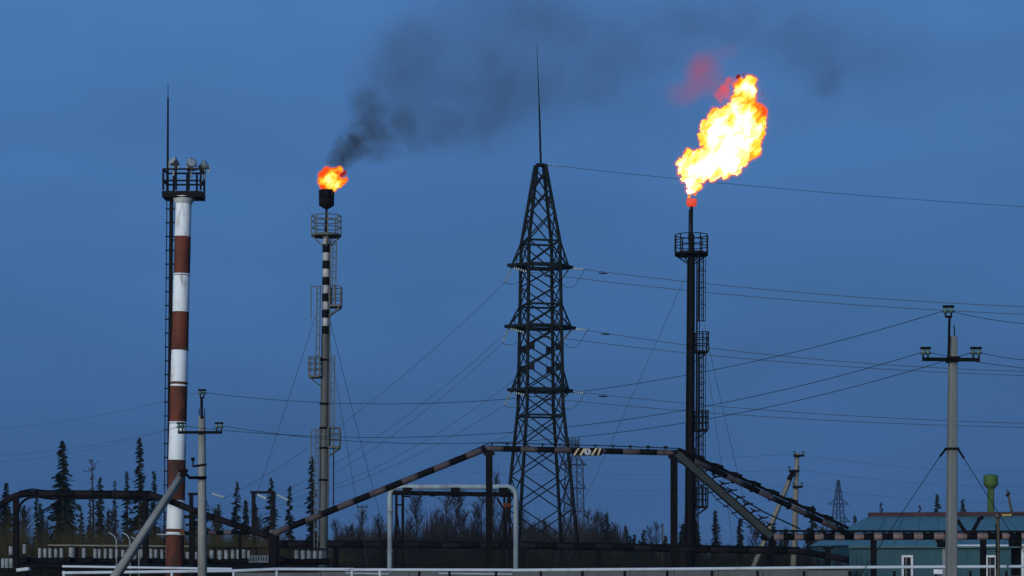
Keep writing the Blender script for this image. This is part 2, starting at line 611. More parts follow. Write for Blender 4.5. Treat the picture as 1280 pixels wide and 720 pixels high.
# ------------------------------------------------------------------ flare stacks
def small_flare():
    D = 100.0
    s = D / F
    def axis(py):
        return P(404.0 + (690 - py) / 430.0 * 4.2, py, D)
    zb = HZ + EYE / s
    t = thing("flare_stack", axis(zb), "slim grey flare stack with banded upper part and a small smoky flame", "flare stack", "gas flare stacks")
    rod("stack_pipe", axis(zb), axis(418), 6.0 * s, M_stack, t, 16, .83)
    for py in (450, 505, 535, 560, 600, 640):
        rod("pipe_joint", axis(py + 1.2), axis(py - 1.2), 6.4 * s, M_iron, t, 16)
    y, k = 418, 0
    while y > 296:
        y2 = max(y - 10.2, 294)
        rod("stack_band", axis(y), axis(y2), (4.2 if k % 2 else 4.6) * s, M_stackw if k % 2 == 1 else M_iron, t, 14)
        y, k = y2, k + 1
    rod("riser", axis(296), axis(258), 1.5 * s, M_iron, t, 8)
    rod("riser_sleeve", axis(294), axis(273), 2.6 * s, M_iron, t, 8, .5)
    rod("pilot_line", axis(640) + Vector((5.6 * s, -.1, 0)), axis(300) + Vector((5.6 * s, -.1, 0)), .9 * s, M_stack, t, 6)
    c = axis(262)
    b = lathe("burner_basket", [(1.2 * s, 0), (9.5 * s, 5.0 * s), (9.5 * s, 14.5 * s)], M_black, t, c, 14)
    lathe("wind_shield", [(7.4 * s, 14.5 * s), (7.9 * s, 24.5 * s), (7.2 * s, 24.6 * s), (6.8 * s, 15 * s)], M_iron, b, c, 14)
    for k in range(8):
        a = 2 * math.pi * (k + .3) / 8
        q = c + Vector((math.cos(a) * 8.9 * s, math.sin(a) * 8.9 * s, 14.3 * s))
        bar("shield_rib", q, q + Vector((0, 0, 10 * s)), .07, M_iron, b)
    # top platform
    ring_platform(t, axis(293), 19 * s, 23 * s, 8, M_stack, 3 * s, .03, math.radians(11), (.36, .7, 1.0), (4.5 * s, 15 * s))
    # lower landings, alternating sides
    for px, py, side in ((409.5, 382, 1), (404, 470, -1), (413, 558, 1)):
        ax = axis(py)
        cx = ax + Vector((side * 12.5 * s, 0, 0))
        side_platform(t, cx, 14 * s, 1.0, 23 * s, M_stack, .03, ax + Vector((side * 4.5 * s, 0, -13 * s)))
    for x0, y0, x1, y1 in ((415.0, 382, 416.5, 297), (394.5, 470, 396.5, 358), (413.0, 558, 414.2, 444), (392.5, 690, 394.5, 535)):
        ladder(t, P(x0, y0, D - .3), P(x1, y1, D - .3), (4.2 * s, 0, 0), .35, M_stack, .028)
    # ladder outriggers
    for px0, px1, py in ((389, 402, 538), (389, 403, 358)):
        bar("ladder_guard", P(px0, py, D - .3), P(px0, py + 40, D - .3), .05, M_stack, t)
        bar("ladder_guard", P(px0, py, D - .3), P(px1, py, D - .3), .05, M_stack, t)
    lm = rod("spark_line", P(417, 640, D + 1), P(417, 560, D + 1), .7 * s, M_iron, t, 6)
    return t

def big_flare():
    D = 108.0
    s = D / F
    def axis(py):
        return P(862.5 + (690 - py) / 440.0 * 2.0, py, D)
    zb = HZ + EYE / s
    t = thing("flare_stack", axis(zb), "black flare stack with caged ladders under the large bright flame", "flare stack", "gas flare stacks")
    rod("stack_pipe", axis(zb), axis(560), 6.4 * s, M_black, t, 16, .93)
    rod("stack_pipe", axis(560), axis(318), 5.0 * s, M_black, t, 16, .92)
    rod("stack_pipe", axis(318), axis(293), 3.8 * s, M_iron, t, 14)
    rod("riser", axis(318), axis(257), 2.0 * s, M_iron, t, 8)
    rod("pilot_line", axis(300) + Vector((-3.4 * s, 0, 0)), axis(262) + Vector((-2.6 * s, 0, 0)), .8 * s, M_iron, t, 6)
    rod("gas_line", axis(690) + Vector((-6.6 * s, -.2, 0)), axis(330) + Vector((-4.9 * s, -.2, 0)), .8 * s, M_iron, t, 6)
    rod("gas_line", axis(690) + Vector((8.2 * s, -.2, 0)), axis(330) + Vector((6.9 * s, -.2, 0)), .7 * s, M_iron, t, 6)
    lathe("burner_tip", [(3 * s, 0), (6.2 * s, 1.5 * s), (6.7 * s, 9.5 * s), (5.6 * s, 9.6 * s)], M_hot, t, axis(258.5), 14)
    ring_platform(t, axis(316), 21.5 * s, 22 * s, 10, M_iron, 3.4 * s, .032, math.radians(9), (.36, .7, 1.0), (5 * s, 13 * s))
    for py in (439, 537, 633):
        ax = axis(py)
        side_platform(t, ax + Vector((13.5 * s, 0, 0)), 15 * s, 1.1, 23 * s, M_iron, .035, ax + Vector((5.5 * s, 0, -13 * s)))
    for x0, y0, x1, y1 in ((873, 402, 873.5, 319), (873, 537, 873.2, 440), (873, 633, 873, 538)):
        ladder(t, P(x0, y0, D + .2), P(x1, y1, D + .2), (6.0 * s, 0, 0), .35, M_iron, .03, .42)
    ladder(t, P(869, 700, D + .3), P(871, 320, D + .3), (4 * s, .1, 0), .4, M_iron, .024)
    return t

M_hot = paint("red_hot_steel", (.25, .05, .03), (.15, .03, .02), 6, .6)
_n = M_hot.node_tree.nodes["Principled BSDF"]
_n.inputs["Emission Color"].default_value = (1.0, .07, .02, 1)
_n.inputs["Emission Strength"].default_value = .62
small_flare()
big_flare()

# ------------------------------------------------------------------ flames
def ico(rad, c, sub=2):
    import bmesh
    bm = bmesh.new()
    bmesh.ops.create_icosphere(bm, subdivisions=sub, radius=1.0)
    v = [Vector((p.co.x * rad[0], p.co.y * rad[1], p.co.z * rad[2])) + c for p in bm.verts]
    f = [[q.index for q in x.verts] for x in bm.faces]
    bm.free()
    return v, f

FLOW = Vector((.62, 0, .785))
def blob_mesh(name, lobes, D, voxel, disp, seed, hot, parent, mat, org, fine=1.0, shell=None):
    """Lobes (px, py, radius px [, depth factor]) fused by voxels, roughened by noise, with a heat value per vertex."""
    s = D / F
    V, Fc = [], []
    for i, l in enumerate(lobes):
        x, y, r = l[:3]
        c = P(x, y, D) + Vector((0, (noise.noise(Vector((i * 3.1, seed, 0))) * .5) * r * s, 0)) - org
        v, f = ico((r * s, r * s * .95, r * s), c)
        k = len(V)
        V += v
        Fc += [tuple(q + k for q in x_) for x_ in f]
    me = bpy.data.meshes.new(name)
    me.from_pydata([tuple(v) for v in V], [], Fc)
    tmp = bpy.data.objects.new("tmp", me)
    sc.collection.objects.link(tmp)
    md = tmp.modifiers.new("r", 'REMESH')
    md.mode = 'VOXEL'
    md.voxel_size = voxel
    dg = bpy.context.evaluated_depsgraph_get()
    m2 = bpy.data.meshes.new_from_object(tmp.evaluated_get(dg))
    bpy.data.objects.remove(tmp)
    m2.name = name
    n = len(m2.vertices)
    co = np.empty(n * 3); m2.vertices.foreach_get("co", co); co = co.reshape(-1, 3)
    no = np.empty(n * 3); m2.vertices.foreach_get("normal", no); no = no.reshape(-1, 3)
    hc = [(P(x, y, D) - org, r * s) for x, y, r in hot]
    heat = np.zeros(n)
    out = co.copy()
    for i in range(n):
        p = Vector(co[i]); 
        q = p / s
        q = q - FLOW * (q.dot(FLOW) * .52)
        d1 = noise.fractal(q * .085 + Vector((seed, 0, 0)), 1.0, 2.0, 3)
        d2 = noise.fractal(q * .22 * fine + Vector((0, seed, 5)), .9, 2.1, 4)
        d3 = noise.fractal(q * .55 * fine + Vector((seed, 3, 1)), .8, 2.0, 2)
        d = d1 * .58 + d2 * .34 + d3 * .14
        out[i] = co[i] + no[i] * d * disp * s
        h = 0.0
        for c, r in hc:
            dd = Vector((p.x - c.x, (p.y - c.y) * .7, p.z - c.z)).length / r
            h = max(h, 1.06 - dd * .60)
        slow = noise.fractal(q * .07 + Vector((4, 2, seed)), 1.0, 2.0, 2)
        fine_n = noise.fractal(q * .16 + Vector((9, seed, 2)), .8, 2.2, 5)
        heat[i] = max(0.0, min(1.0, h + .07 + d2 * .10 + fine_n * .14 + slow * .40))
    m2.vertices.foreach_set("co", out.reshape(-1))
    m2.materials.clear(); m2.materials.append(mat)
    at = m2.attributes.new("burn", 'FLOAT', 'POINT')
    at.data.foreach_set("value", heat)
    smooth(m2)
    m2.update()
    o = bpy.data.objects.new(name, m2)
    place(o, Matrix.Translation(org), parent)
    if shell:
        m3 = m2.copy()
        m3.name = "flame_edge"
        no2 = np.empty(n * 3); m3.vertices.foreach_get("normal", no2); no2 = no2.reshape(-1, 3)
        wob = np.array([.55 + .9 * abs(noise.noise(Vector(c_) / s * .12)) for c_ in out])
        m3.vertices.foreach_set("co", (out + no2 * (shell[0] * s * wob)[:, None]).reshape(-1))
        m3.materials.clear(); m3.materials.append(shell[1])
        m3.update()
        place(bpy.data.objects.new("flame_edge", m3), Matrix.Translation(org), parent)
    return o

def edge_gas(name, strength, color, soot=0.0):
    m = bpy.data.materials.new(name)
    m.use_nodes = True
    t = m.node_tree
    t.nodes.clear()
    out = t.nodes.new("ShaderNodeOutputMaterial")
    em = t.nodes.new("ShaderNodeEmission")
    em.inputs[0].default_value = (*color, 1)
    em.inputs[1].default_value = strength
    if soot:
        ab = t.nodes.new("ShaderNodeVolumeAbsorption")
        ab.inputs["Color"].default_value = (.5, .1, .08, 1)
        ab.inputs["Density"].default_value = soot
        ad = t.nodes.new("ShaderNodeAddShader")
        t.links.new(em.outputs[0], ad.inputs[0])
        t.links.new(ab.outputs[0], ad.inputs[1])
        t.links.new(ad.outputs[0], out.inputs["Volume"])
    else:
        t.links.new(em.outputs[0], out.inputs["Volume"])
    return m

def volume_puff(name, px, py, rx, ry, D, mat, parent, dy=0.0, depth=None):
    s = D / F
    key = ("puff", mat.name)
    v, f = ico((1, 1, 1), Vector((0, 0, 0)), 2)
    me = bpy.data.meshes.new(name)
    me.from_pydata([tuple(q) for q in v], [], f)
    me.materials.append(mat)
    smooth(me)
    o = bpy.data.objects.new(name, me)
    c = P(px, py, D) + Vector((0, dy, 0))
    rd = depth if depth else (rx + ry) * .5 * s
    return place(o, Matrix.Translation(c) @ Matrix.Diagonal((rx * s, rd, ry * s, 1)), parent)

def flames():
    D = 108.0
    org = P(864.5, 247, D)
    t = thing("flame", org, "large billowing yellow white gas flame blown sideways above the black stack", "flame", "gas flames")
    core = [(863, 240, 3.2), (866, 236, 4), (863, 231, 6), (871, 234, 5), (858, 224, 6), (866, 222, 10), (857, 208, 9), (853, 203, 6), (868, 208, 14), (862, 196, 9),
            (880, 202, 17), (877, 216, 11), (893, 196, 21), (890, 212, 14), (908, 190, 22), (907, 210, 10), (921, 207, 9), (924, 194, 15), (937, 182, 14),
            (943, 166, 13), (930, 162, 22), (908, 166, 22), (893, 163, 18), (884, 172, 10), (898, 150, 13), (912, 146, 15), (929, 141, 18),
            (945, 142, 12), (946, 154, 10), (932, 121, 14), (926, 107, 8), (936, 105, 9), (942, 113, 6), (922, 126, 10), (916, 134, 9), (948, 166, 8)]
    hot = [(866, 214, 16), (885, 205, 22), (905, 192, 30), (915, 168, 30), (900, 165, 24), (925, 182, 20), (862, 226, 11), (862, 240, 6), (924, 150, 18), (938, 168, 10), (934, 114, 10)]
    blob_mesh("flame_body", core, D, .046, 9.5, 3.0, hot, t, M_flame, org, 1.0, (3.1, edge_gas('thin_burning_gas', 1.7, (1.0, .10, .008), 1.6)))
    # sooty red tongue torn from the back
    red = [(905, 112, 8), (898, 118, 6), (911, 103, 6), (901, 125, 4), (918, 99, 4), (908, 120, 5)]
    blob_mesh("flame_tongue", red, D + 1.0, .05, 7.0, 11.0, [(905, 112, 8)], t, edge_gas("sooty_red_gas_thin", 1.15, (1.0, .09, .03), 1.6), org)
    for i, (px, py, r) in enumerate(((922, 96, 2.2), (929, 93, 1.6), (953, 118, 1.6), (861, 246, 1.6), (868, 243, 1.8))):
        blob_mesh("flame_fleck", [(px, py, r), (px + 1.5, py - 1, r * .8)], D, .03, 2.5, 20.0 + i, [], t, M_flame_red if i < 3 else M_flame, org)
    # thin burning fringe round the body, with lens glow put in as emission
    fr = puff_mat("fringe_and_halo", .11, (1.0, .10, .03), True, .20, .75, .5)
    for px, py, rx, ry in ((868, 212, 32, 36), (905, 190, 48, 42), (925, 150, 50, 52), (930, 118, 34, 34)):
        volume_puff("flame_fringe_halo", px, py, rx, ry, D, fr, t)
    wisp = puff_mat("red_lit_smoke", .14, (1.0, .09, .07), True, .28, .74, .33, 2.6)  # smoke reddened by the flame: that light is put in as emission
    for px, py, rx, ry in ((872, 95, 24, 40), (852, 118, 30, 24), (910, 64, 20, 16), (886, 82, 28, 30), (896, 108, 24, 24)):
        volume_puff("lit_smoke_wisp", px, py, rx, ry, D + 2, wisp, t)

    D = 100.0
    org = P(408, 240, D)
    t = thing("flame", org, "small orange flame under black smoke on the banded stack", "flame", "gas flames")
    core = [(404, 233, 4.5), (410, 235, 4), (404, 226, 6), (404, 219, 5), (410, 217, 7), (409, 212, 4), (418, 214, 6), (424, 211, 3.2), (414, 225, 9), (422, 228, 6.5), (429, 226, 4.5), (433, 223, 2.6), (416, 234, 4)]
    hot = [(405, 227, 4.5), (412, 226, 6.5), (416, 222, 4), (422, 229, 3)]
    blob_mesh("flame_body", core, D, .032, 4.2, 5.0, hot, t, M_flame_s, org, 1.6, (1.8, edge_gas('thin_burning_gas_small', 2.2, (1.0, .10, .01), 2.0)))
    blob_mesh("flame_tongue", [(427, 218, 3), (430, 216, 2.4), (432, 213.5, 1.6)], D + .4, .03, 3.5, 15.0, [], t, M_flame_red, org, 1.6)
    fr = puff_mat("fringe_and_halo_small", .13, (1.0, .09, .02), True, .2, .75, 1.0)  # thin flame edge plus a lens halo added as emission
    for px, py, rx, ry in ((410, 222, 20, 20), (424, 222, 17, 15)):
        volume_puff("flame_fringe_halo", px, py, rx, ry, D, fr, t)
flames()

# ------------------------------------------------------------------ smoke
def smoke(label, puffs, D, group=None):
    o = bpy.data.objects.new("smoke", None)
    place(o, Matrix.Translation(P(puffs[0][0], puffs[0][1], D)))
    props(o, label, "smoke", None, "stuff")
    for i, (px, py, rx, ry, tau) in enumerate(puffs):
        rm = (rx + ry) * .5 * D / F
        m = puff_mat("soot_%s" % "abcdefghijklmnopqrstuvwxyz"[i], tau * (.80 if rm < 1.6 else .60) / (.45 * rm), (.50, .24, .14), None, .36, .66, 1.9 / max(rm, .9))
        volume_puff("smoke_puff", px, py, rx, ry, D, m, o, (R.random() - .5) * rm * .4)
smoke("dark sooty smoke drifting off the small flame across the sky",
      [(424, 200, 22, 20, 1.2), (438, 186, 30, 26, 1.1), (458, 170, 42, 32, .9), (488, 158, 54, 36, .75), (458, 132, 32, 34, .6),
       (490, 110, 74, 58, .44), (540, 148, 76, 48, .6), (590, 168, 78, 38, .5), (545, 70, 110, 70, .50), (610, 100, 115, 75, .5),
       (650, 130, 100, 56, .40), (690, 65, 140, 85, .42), (640, 12, 190, 60, .42), (770, 85, 120, 90, .34), (500, 60, 70, 50, .28), (520, 182, 64, 24, .42), (820, 45, 120, 70, .26), (470, 192, 38, 16, .4)], 100.0)
smoke("thin grey smoke trailing beyond the large flame",
      [(1034, 104, 34, 40, .40), (960, 36, 140, 66, .38), (1080, 55, 130, 80, .28), (880, 22, 120, 55, .3), (1020, 60, 80, 60, .25)], 112.0)

# ------------------------------------------------------------------ lattice pylons
def pylon(px, D, label, prof, theta, panels, arms, mat, detail=True, leg_w=.20, br_w=.085, rodspec=None, group=None, xfn=None):
    """prof: (py, side px) from the top down; panels: list of py levels; arms: (py, half length px, tie py)."""
    s = D / F
    ct, st = math.cos(theta), math.sin(theta)
    U, Vv = Vector((ct, st, 0)), Vector((-st, ct, 0))
    def side(py):
        for (y0, w0), (y1, w1) in zip(prof, prof[1:]):
            if py <= y1: return (w0 + (w1 - w0) * (py - y0) / (y1 - y0)) * s
        return prof[-1][1] * s
    def ctr(py): return P(px, py, D)
    def corner(k, py):
        a, b = ((-1, -1), (1, -1), (1, 1), (-1, 1))[k % 4]
        h = side(py) / 2
        return ctr(py) + U * (a * h) + Vv * (b * h)
    ybot = HZ + EYE / s
    t = thing("lattice_pylon", PG(px, D), label, "pylon", group)
    knees = [y for y, _ in prof if y < ybot] + [ybot]
    for k in range(4):
        pts = [corner(k, y) for y in knees]
        tube("leg", pts, leg_w / 2 * 1.2, mat, t, 4)
        if detail:
            bar("footing", corner(k, ybot), corner(k, ybot) + Vector((0, 0, .35)), .7, M_conc, t)
    lv = panels + [ybot] if panels[-1] < ybot - 8 else panels
    for i in range(len(lv) - 1):
        y0, y1 = lv[i], lv[i + 1]
        for k in range(4):
            bar("brace", corner(k, y0), corner(k + 1, y1), br_w, mat, t)
            bar("brace", corner(k + 1, y0), corner(k, y1), br_w, mat, t)
    for y in arms_levels(arms) + ([303, 382, 520] if detail else []):
        for k in range(4):
            bar("girt", corner(k, y), corner(k + 1, y), br_w * 1.5, mat, t)
    if detail:
        # second, offset lattice in the splayed foot
        for y0, y1 in ():
            for k in range(4):
                m0, m1 = (y0 + y1) / 2, (y0 + y1) / 2 + (y1 - y0) * .75
                bar("brace", corner(k, y0).lerp(corner(k + 1, y0), 0), corner(k + 1, m1), br_w, mat, t)
                bar("brace", corner(k + 1, y0), corner(k, m1), br_w, mat, t)
        for y in (435, 460):
            for k in range(4):
                c = corner(k, y)
                ck = corner((k + 1) % 4, y) if k in (0, 2) else corner((k - 1) % 4, y)
                bar("gusset_plate", c - (ck - c).normalized() * .12, c + (ck - c).normalized() * .50, .10, mat, t, .50, (0, 0, 1))
        top = lathe("peak_cap", [(side(prof[0][0]) * .62, -.12), (side(prof[0][0]) * .62, .06)], mat, t, ctr(prof[0][0]), 4, Matrix.Rotation(theta + math.pi / 4, 4, 'Z'))
    tips = {}
    for y, hl, ty in arms:
        tip = [ctr(y) - U * (hl * s / ct), ctr(y) + U * (hl * s / ct)]
        tips[y] = tip
        for j, tp in enumerate(tip):
            ks = (0, 3) if j == 0 else (1, 2)
            first = None
            for k in ks:
                c = corner(k, y)
                o = bar("crossarm" if first is None else "arm_chord", tp + (U * (-.25 if j == 0 else .25)) + (c - tp).normalized() * .01, c, br_w * 2.2, mat, t if first is None else first, br_w * 2.4)
                if first is None: first = o
                bar("arm_tie", tp, corner(k, ty), br_w * 1.25, mat, first)
                if detail:
                    q = tp.lerp(c, .55)
                    bar("arm_hanger", q, tp.lerp(corner(k, ty), .55), br_w * .8, mat, first)
            a, b = corner(ks[0], y), corner(ks[1], y)
            for f_ in (.25, .5, .75):
                bar("arm_lattice", tp.lerp(a, f_), tp.lerp(b, min(1, f_ + .22)), br_w, mat, first)
    if detail:
        for y, hl, ty in arms:
            for k in (0, 2):
                bar("arm_beam", corner(k, y), corner(k + 1, y), .26, mat, t, .24)
    if rodspec:
        (x0, y0), (x1, y1), (x2, y2) = rodspec
        r_ = rod("lightning_rod", P(x0, y0, D), P(x1, y1, D), .085, mat, t, 6, .7)
        rod("rod_tip", P(x1, y1, D), P(x2, y2, D), .045, mat, r_, 5, .4)
    return t, tips, corner

def arms_levels(arms): return [a[0] for a in arms]

DP = 140.0
TH = math.radians(14.0)
prof_main = [(206, 10.5), (303, 39.5), (508, 46.0), (600, 62.0), (760, 88.0)]
pan = [214, 238, 266, 303, 333, 357, 382, 409, 435, 460, 488, 520, 556, 594, 636, 682]
main_pylon, main_tips, main_corner = pylon(
    675.5, DP, "tall dark lattice pylon with three crossarms between the two flare stacks", prof_main, TH, pan,
    [(333, 36, 300), (409, 39.5, 380), (488, 36, 460)], M_pylon, True, .205, .092,
    ((676, 206), (674, 131), (671, 57)), "steel lattice pylons")

def insulator_string(parent, a, b, n=6):
    a, b = Vector(a), Vector(b)
    r_ = rod("insulator_string", a, b, .03, M_iron, parent, 5)
    d = (b - a).normalized()
    for i in range(n):
        q = a.lerp(b, .2 + .7 * i / (n - 1))
        rod("disc", q - d * .035, q + d * .035, .105, M_glint, r_, 9, .4)
    return b

def sag_pts(a, b, sag, n=24):
    out = []
    for i in range(n + 1):
        t = i / n
        p = Vector(a).lerp(Vector(b), t)
        p.z -= 4 * sag * t * (1 - t)
        out.append(p)
    return out

def wire(label, a, b, sag, r, mat=None, group=None, n=24, name="power_line_wire"):
    mat = mat or M_wire
    o = tube(name, sag_pts(a, b, sag, n), r, mat, None, 5)
    return props(o, label, "wire", group)

sm = DP / F
LV = {333: "top", 409: "middle", 488: "lowest"}
left_ends = {333: [(282, 622), (334, 624)], 409: [(343, 627), (361, 625)], 488: [(300, 640), (371, 634)]}
right_ends = {333: [(1296, 384), (1296, 393.5)], 409: [(1296, 464.5), (1296, 470)], 488: [(1296, 529.5), (1296, 534.5)]}
sagR = {333: (.35, .4), 409: (.55, .5), 488: (.35, .4)}
for y in (333, 409, 488):
    tl, tr = main_tips[y]
    g = "conductor wires of the tall lattice pylon"
    # wires heading to the next pylon
    for j, (tp, nm) in enumerate(((tr, "higher"), (tl, "lower"))):
        D2 = DP - 14
        e_ = P(*right_ends[y][j], D2)
        d = (e_ - tp).normalized()
        st = tp + Vector((0, 0, -.05 if j == 0 else -.12))
        en = st + d * 1.25 + Vector((0, 0, .0 if j == 0 else -.25))
        insulator_string(main_pylon, st, en)
        wire("%s of two thin wires from the tall pylon's %s crossarm past the black stack" % (nm, LV[y]), en, e_, sagR[y][j], .020, M_wire, g)
        dq = en.lerp(e_, .045)
        dm = rod("vibration_damper", dq + Vector((-.30, 0, -.16)), dq + Vector((.30, 0, -.18)), .045, M_iron, main_pylon, 6)
        rod("damper_clamp", dq + Vector((0, 0, -.17)), dq + Vector((0, 0, .0)), .03, M_iron, dm, 5)
        tp_r = en
        # wires heading down to the substation
        f_ = P(*left_ends[y][1 - j], 168)
        st2 = tp + Vector((0, 0, -.1))
        d2 = (f_ - st2).normalized()
        en2 = st2 + (d2 + Vector((0, 0, -.95 if j == 1 else -.4))).normalized() * 1.3
        insulator_string(main_pylon, st2, en2)
        wire("%s of two thin wires falling from the tall pylon's %s crossarm to the substation posts" % ("inner" if j == 0 else "outer", LV[y]), en2, f_, 1.6 - .3 * j, .0145, M_wire, g)
        # jumper loop under the arm
        mid = [en2]
        for i in range(1, 8):
            t_ = i / 8
            q = en2.lerp(tp_r, t_)
            q.z -= math.sin(math.pi * t_) * (.85 if j == 0 else .45)
            mid.append(q)
        mid.append(tp_r)
        tube("jumper_loop", mid, .022, M_wire, main_pylon, 4)
a = P(682, 206, DP); b = a + Vector((.85, 0, -.08))
insulator_string(main_pylon, a, b, 4)
wire("single topmost wire from the pylon's peak passing behind the large flame", b, P(1300, 259.5, DP + 6), .25, .018, M_wire)

prof_far = [(549, 7), (568, 8), (600, 13), (640, 16), (720, 24)]
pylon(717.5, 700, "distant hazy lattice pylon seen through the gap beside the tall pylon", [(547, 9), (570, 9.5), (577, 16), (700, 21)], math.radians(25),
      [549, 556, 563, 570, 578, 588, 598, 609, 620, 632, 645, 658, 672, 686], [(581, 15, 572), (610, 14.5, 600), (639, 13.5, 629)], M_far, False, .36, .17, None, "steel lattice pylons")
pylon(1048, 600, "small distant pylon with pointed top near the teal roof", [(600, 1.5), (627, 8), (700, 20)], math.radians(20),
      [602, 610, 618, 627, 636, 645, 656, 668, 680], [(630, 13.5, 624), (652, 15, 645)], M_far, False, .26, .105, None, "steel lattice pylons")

# ------------------------------------------------------------------ concrete power poles
def pin_insulator(parent, base, h, s=1.0):
    i_ = rod("insulator", base + Vector((0, 0, h * .45)), base + Vector((0, 0, h)), .068 * s, M_pin, parent, 10, .55)
    rod("pin", base, base + Vector((0, 0, h * .5)), .022 * s, M_black, i_, 5)
    rod("insulator_skirt", base + Vector((0, 0, h * .55)), base + Vector((0, 0, h * .68)), .092 * s, M_pin, i_, 10, .7)
    rod("insulator_cap", base + Vector((0, 0, h)), base + Vector((0, 0, h + .05 * s)), .075 * s, M_black, i_, 8)

def near_pole():
    D = 46.0
    s = D / F
    t = thing("utility_pole", PG(1188.5, D), "tallest concrete pole with a black crossarm rising in front of the teal building", "power pole", "concrete power poles")
    zt = P(1191, 421, D)
    b = PG(1188.5, D)
    M = axis_matrix(b, zt, 1, 1)
    w0, w1 = .255, .18
    v = []
    for z, w in ((0, w0), (1, w1)):
        c = b.lerp(zt, z)
        for sx, sy in ((-.5, -.5), (.5, -.5), (.5, .5), (-.5, .5)):
            ch = .03
            for q in ((sx * w + (ch if sx < 0 else -ch), sy * w), (sx * w, sy * w + (ch if sy < 0 else -ch))) if (sx * sy < 0) else ((sx * w, sy * w + (ch if sy < 0 else -ch)), (sx * w + (ch if sx < 0 else -ch), sy * w)):
                v.append(Rz12 @ Vector((q[0], q[1], 0)) + c)
    f = [(i, (i + 1) % 8, 8 + (i + 1) % 8, 8 + i) for i in range(8)] + [tuple(reversed(range(8))), tuple(range(8, 16))]
    mesh_obj("shaft", v, f, M_conc3, t, False, b)
    yA = 449.5
    a0, a1 = P(1153, yA - .5, D - .2), P(1224.5, yA + .3, D - .2)
    arm = bar("crossarm", a0, a1, .085, M_black, t, .075)
    bar("arm_clamp", P(1184, yA, D - .05), P(1198, yA, D - .05), .12, M_black, arm, .42)
    for px in (1154, 1160, 1216.5, 1223.5):
        q = P(px, yA - 1, D - .2)
        pin_insulator(arm, q, .23)
    bk = bar("top_bracket", P(1185.5, 452, D - .17), P(1187, 395, D - .17), .05, M_black, t)
    bar("bracket_seat", P(1182, 396, D - .17), P(1190, 396, D - .17), .05, M_black, bk)
    for px in (1182, 1189):
        pin_insulator(bk, P(px, 396, D - .17), .22)
    rod("reinforcing_bar", P(1193.5, 421, D), P(1192.5, 406, D), .015, M_iron, t, 5)
    bar("guy_band", P(1182, 561, D), P(1197, 561, D), .05, M_iron, t, .34)
    for (x0, y0, x1, y1, x2, y2) in ((1182.5, 561, 1175, 570.5, 1124, 645), (1197.5, 561, 1205, 573, 1242, 632)):
        tb = rod("turnbuckle", P(x0, y0, D), P(x1, y1, D - .1), .026, M_black, t, 6)
    return t
Rz12 = Matrix.Rotation(math.radians(10), 3, 'Z')
near_pole()
props(tube("guy_wire", [P(1175, 570.5, 45.9), P(1125, 645, 45.5), P(1075, 720, 45), P(1050, 757, 44.6)], .009, M_wire_dark, None, 5), "thin stay wire slanting from the tallest concrete pole across the ridge start", "wire", "stay wires of the tallest concrete pole")
props(tube("guy_wire", [P(1205, 573, 45.9), P(1242, 632, 47.5), P(1290, 706, 49.0)], .009, M_wire_dark, None, 5), "thin stay wire slanting from the tallest concrete pole past the green water tower", "wire", "stay wires of the tallest concrete pole")

def strut_pole():
    D = 62.0
    s = D / F
    t = thing("utility_pole", PG(253, D), "concrete pole with slanting concrete strut beside the striped floodlight tower", "power pole", "concrete power poles")
    tube("shaft", [PG(253.2, D), P(252.3, 520, D)], [.165, .115], M_conc, t, 8)
    yA = 540.5
    arm = bar("crossarm", P(222.5, yA, D - .2), P(277.5, yA, D - .2), .09, M_black, t, .07)
    for px in (223.5, 228, 271, 276.5):
        pin_insulator(arm, P(px, yA - 1, D - .2), .25)
    bk = bar("top_bracket", P(252.2, 523, D - .13), P(252, 497, D - .13), .075, M_black, t)
    bar("bracket_seat", P(250, 497, D - .13), P(255.5, 497, D - .13), .05, M_black, bk)
    for px in (250.3, 254.8):
        pin_insulator(bk, P(px, 497, D - .13), .22)
    for px in (249, 255.6):
        rod("reinforcing_bar", P(px, 521, D), P(px, 511, D), .014, M_iron, t, 4)
    hk = bar("hook_arm", P(241, 583, D - .1), P(258, 580.5, D - .1), .07, M_black, t)
    bar("hook_pin", P(241.2, 583, D - .1), P(241.2, 575, D - .1), .04, M_black, hk)
    rod("hook_insulator", P(241.2, 576, D - .1), P(241.2, 572, D - .1), .06, M_black, hk, 8)
    # strut: a square concrete beam clamped to the shaft
    tube("strut", [PG(104, D - 2.2, 0.0), P(228.5, 592, D - .3)], [.17, .13], M_conc, t, 4)
    br = tube("strut_clamp", [P(224, 588.5, D - .45), P(229.5, 589, D - .45), P(237, 597, D - .4), P(258, 597, D - .2)], .055, M_black, t, 5)
    bar("clamp_plate", P(226.5, 596, D - .5), P(233, 586, D - .5), .16, M_black, br, .1)
strut_pole()

def mid_pole():
    D = 112.0
    t = thing("utility_pole", PG(991, D), "short yellowish concrete pole with a leaning strut behind the sloping pipes", "power pole", "concrete power poles")
    tube("shaft", [PG(991, D), P(996.5, 566, D)], [.20, .13], M_conc2, t, 8)
    tube("strut", [PG(930, D - .5), P(990, 592, D - .3)], [.19, .14], M_conc2, t, 4)
    bar("strut_cap", P(986, 600, D - .4), P(991.5, 590, D - .4), .26, M_black, t)
    for a0, a1, y in ((992, 1005, 570), (986, 999, 589), (991, 1003, 609)):
        o = bar("crossarm", P(a0, y, D - .3), P(a1, y - .5, D - .3), .13, M_black, t)
        for px in (a0 + .8, a1 - .8):
            pin_insulator(o, P(px, y, D - .3), .22)
mid_pole()

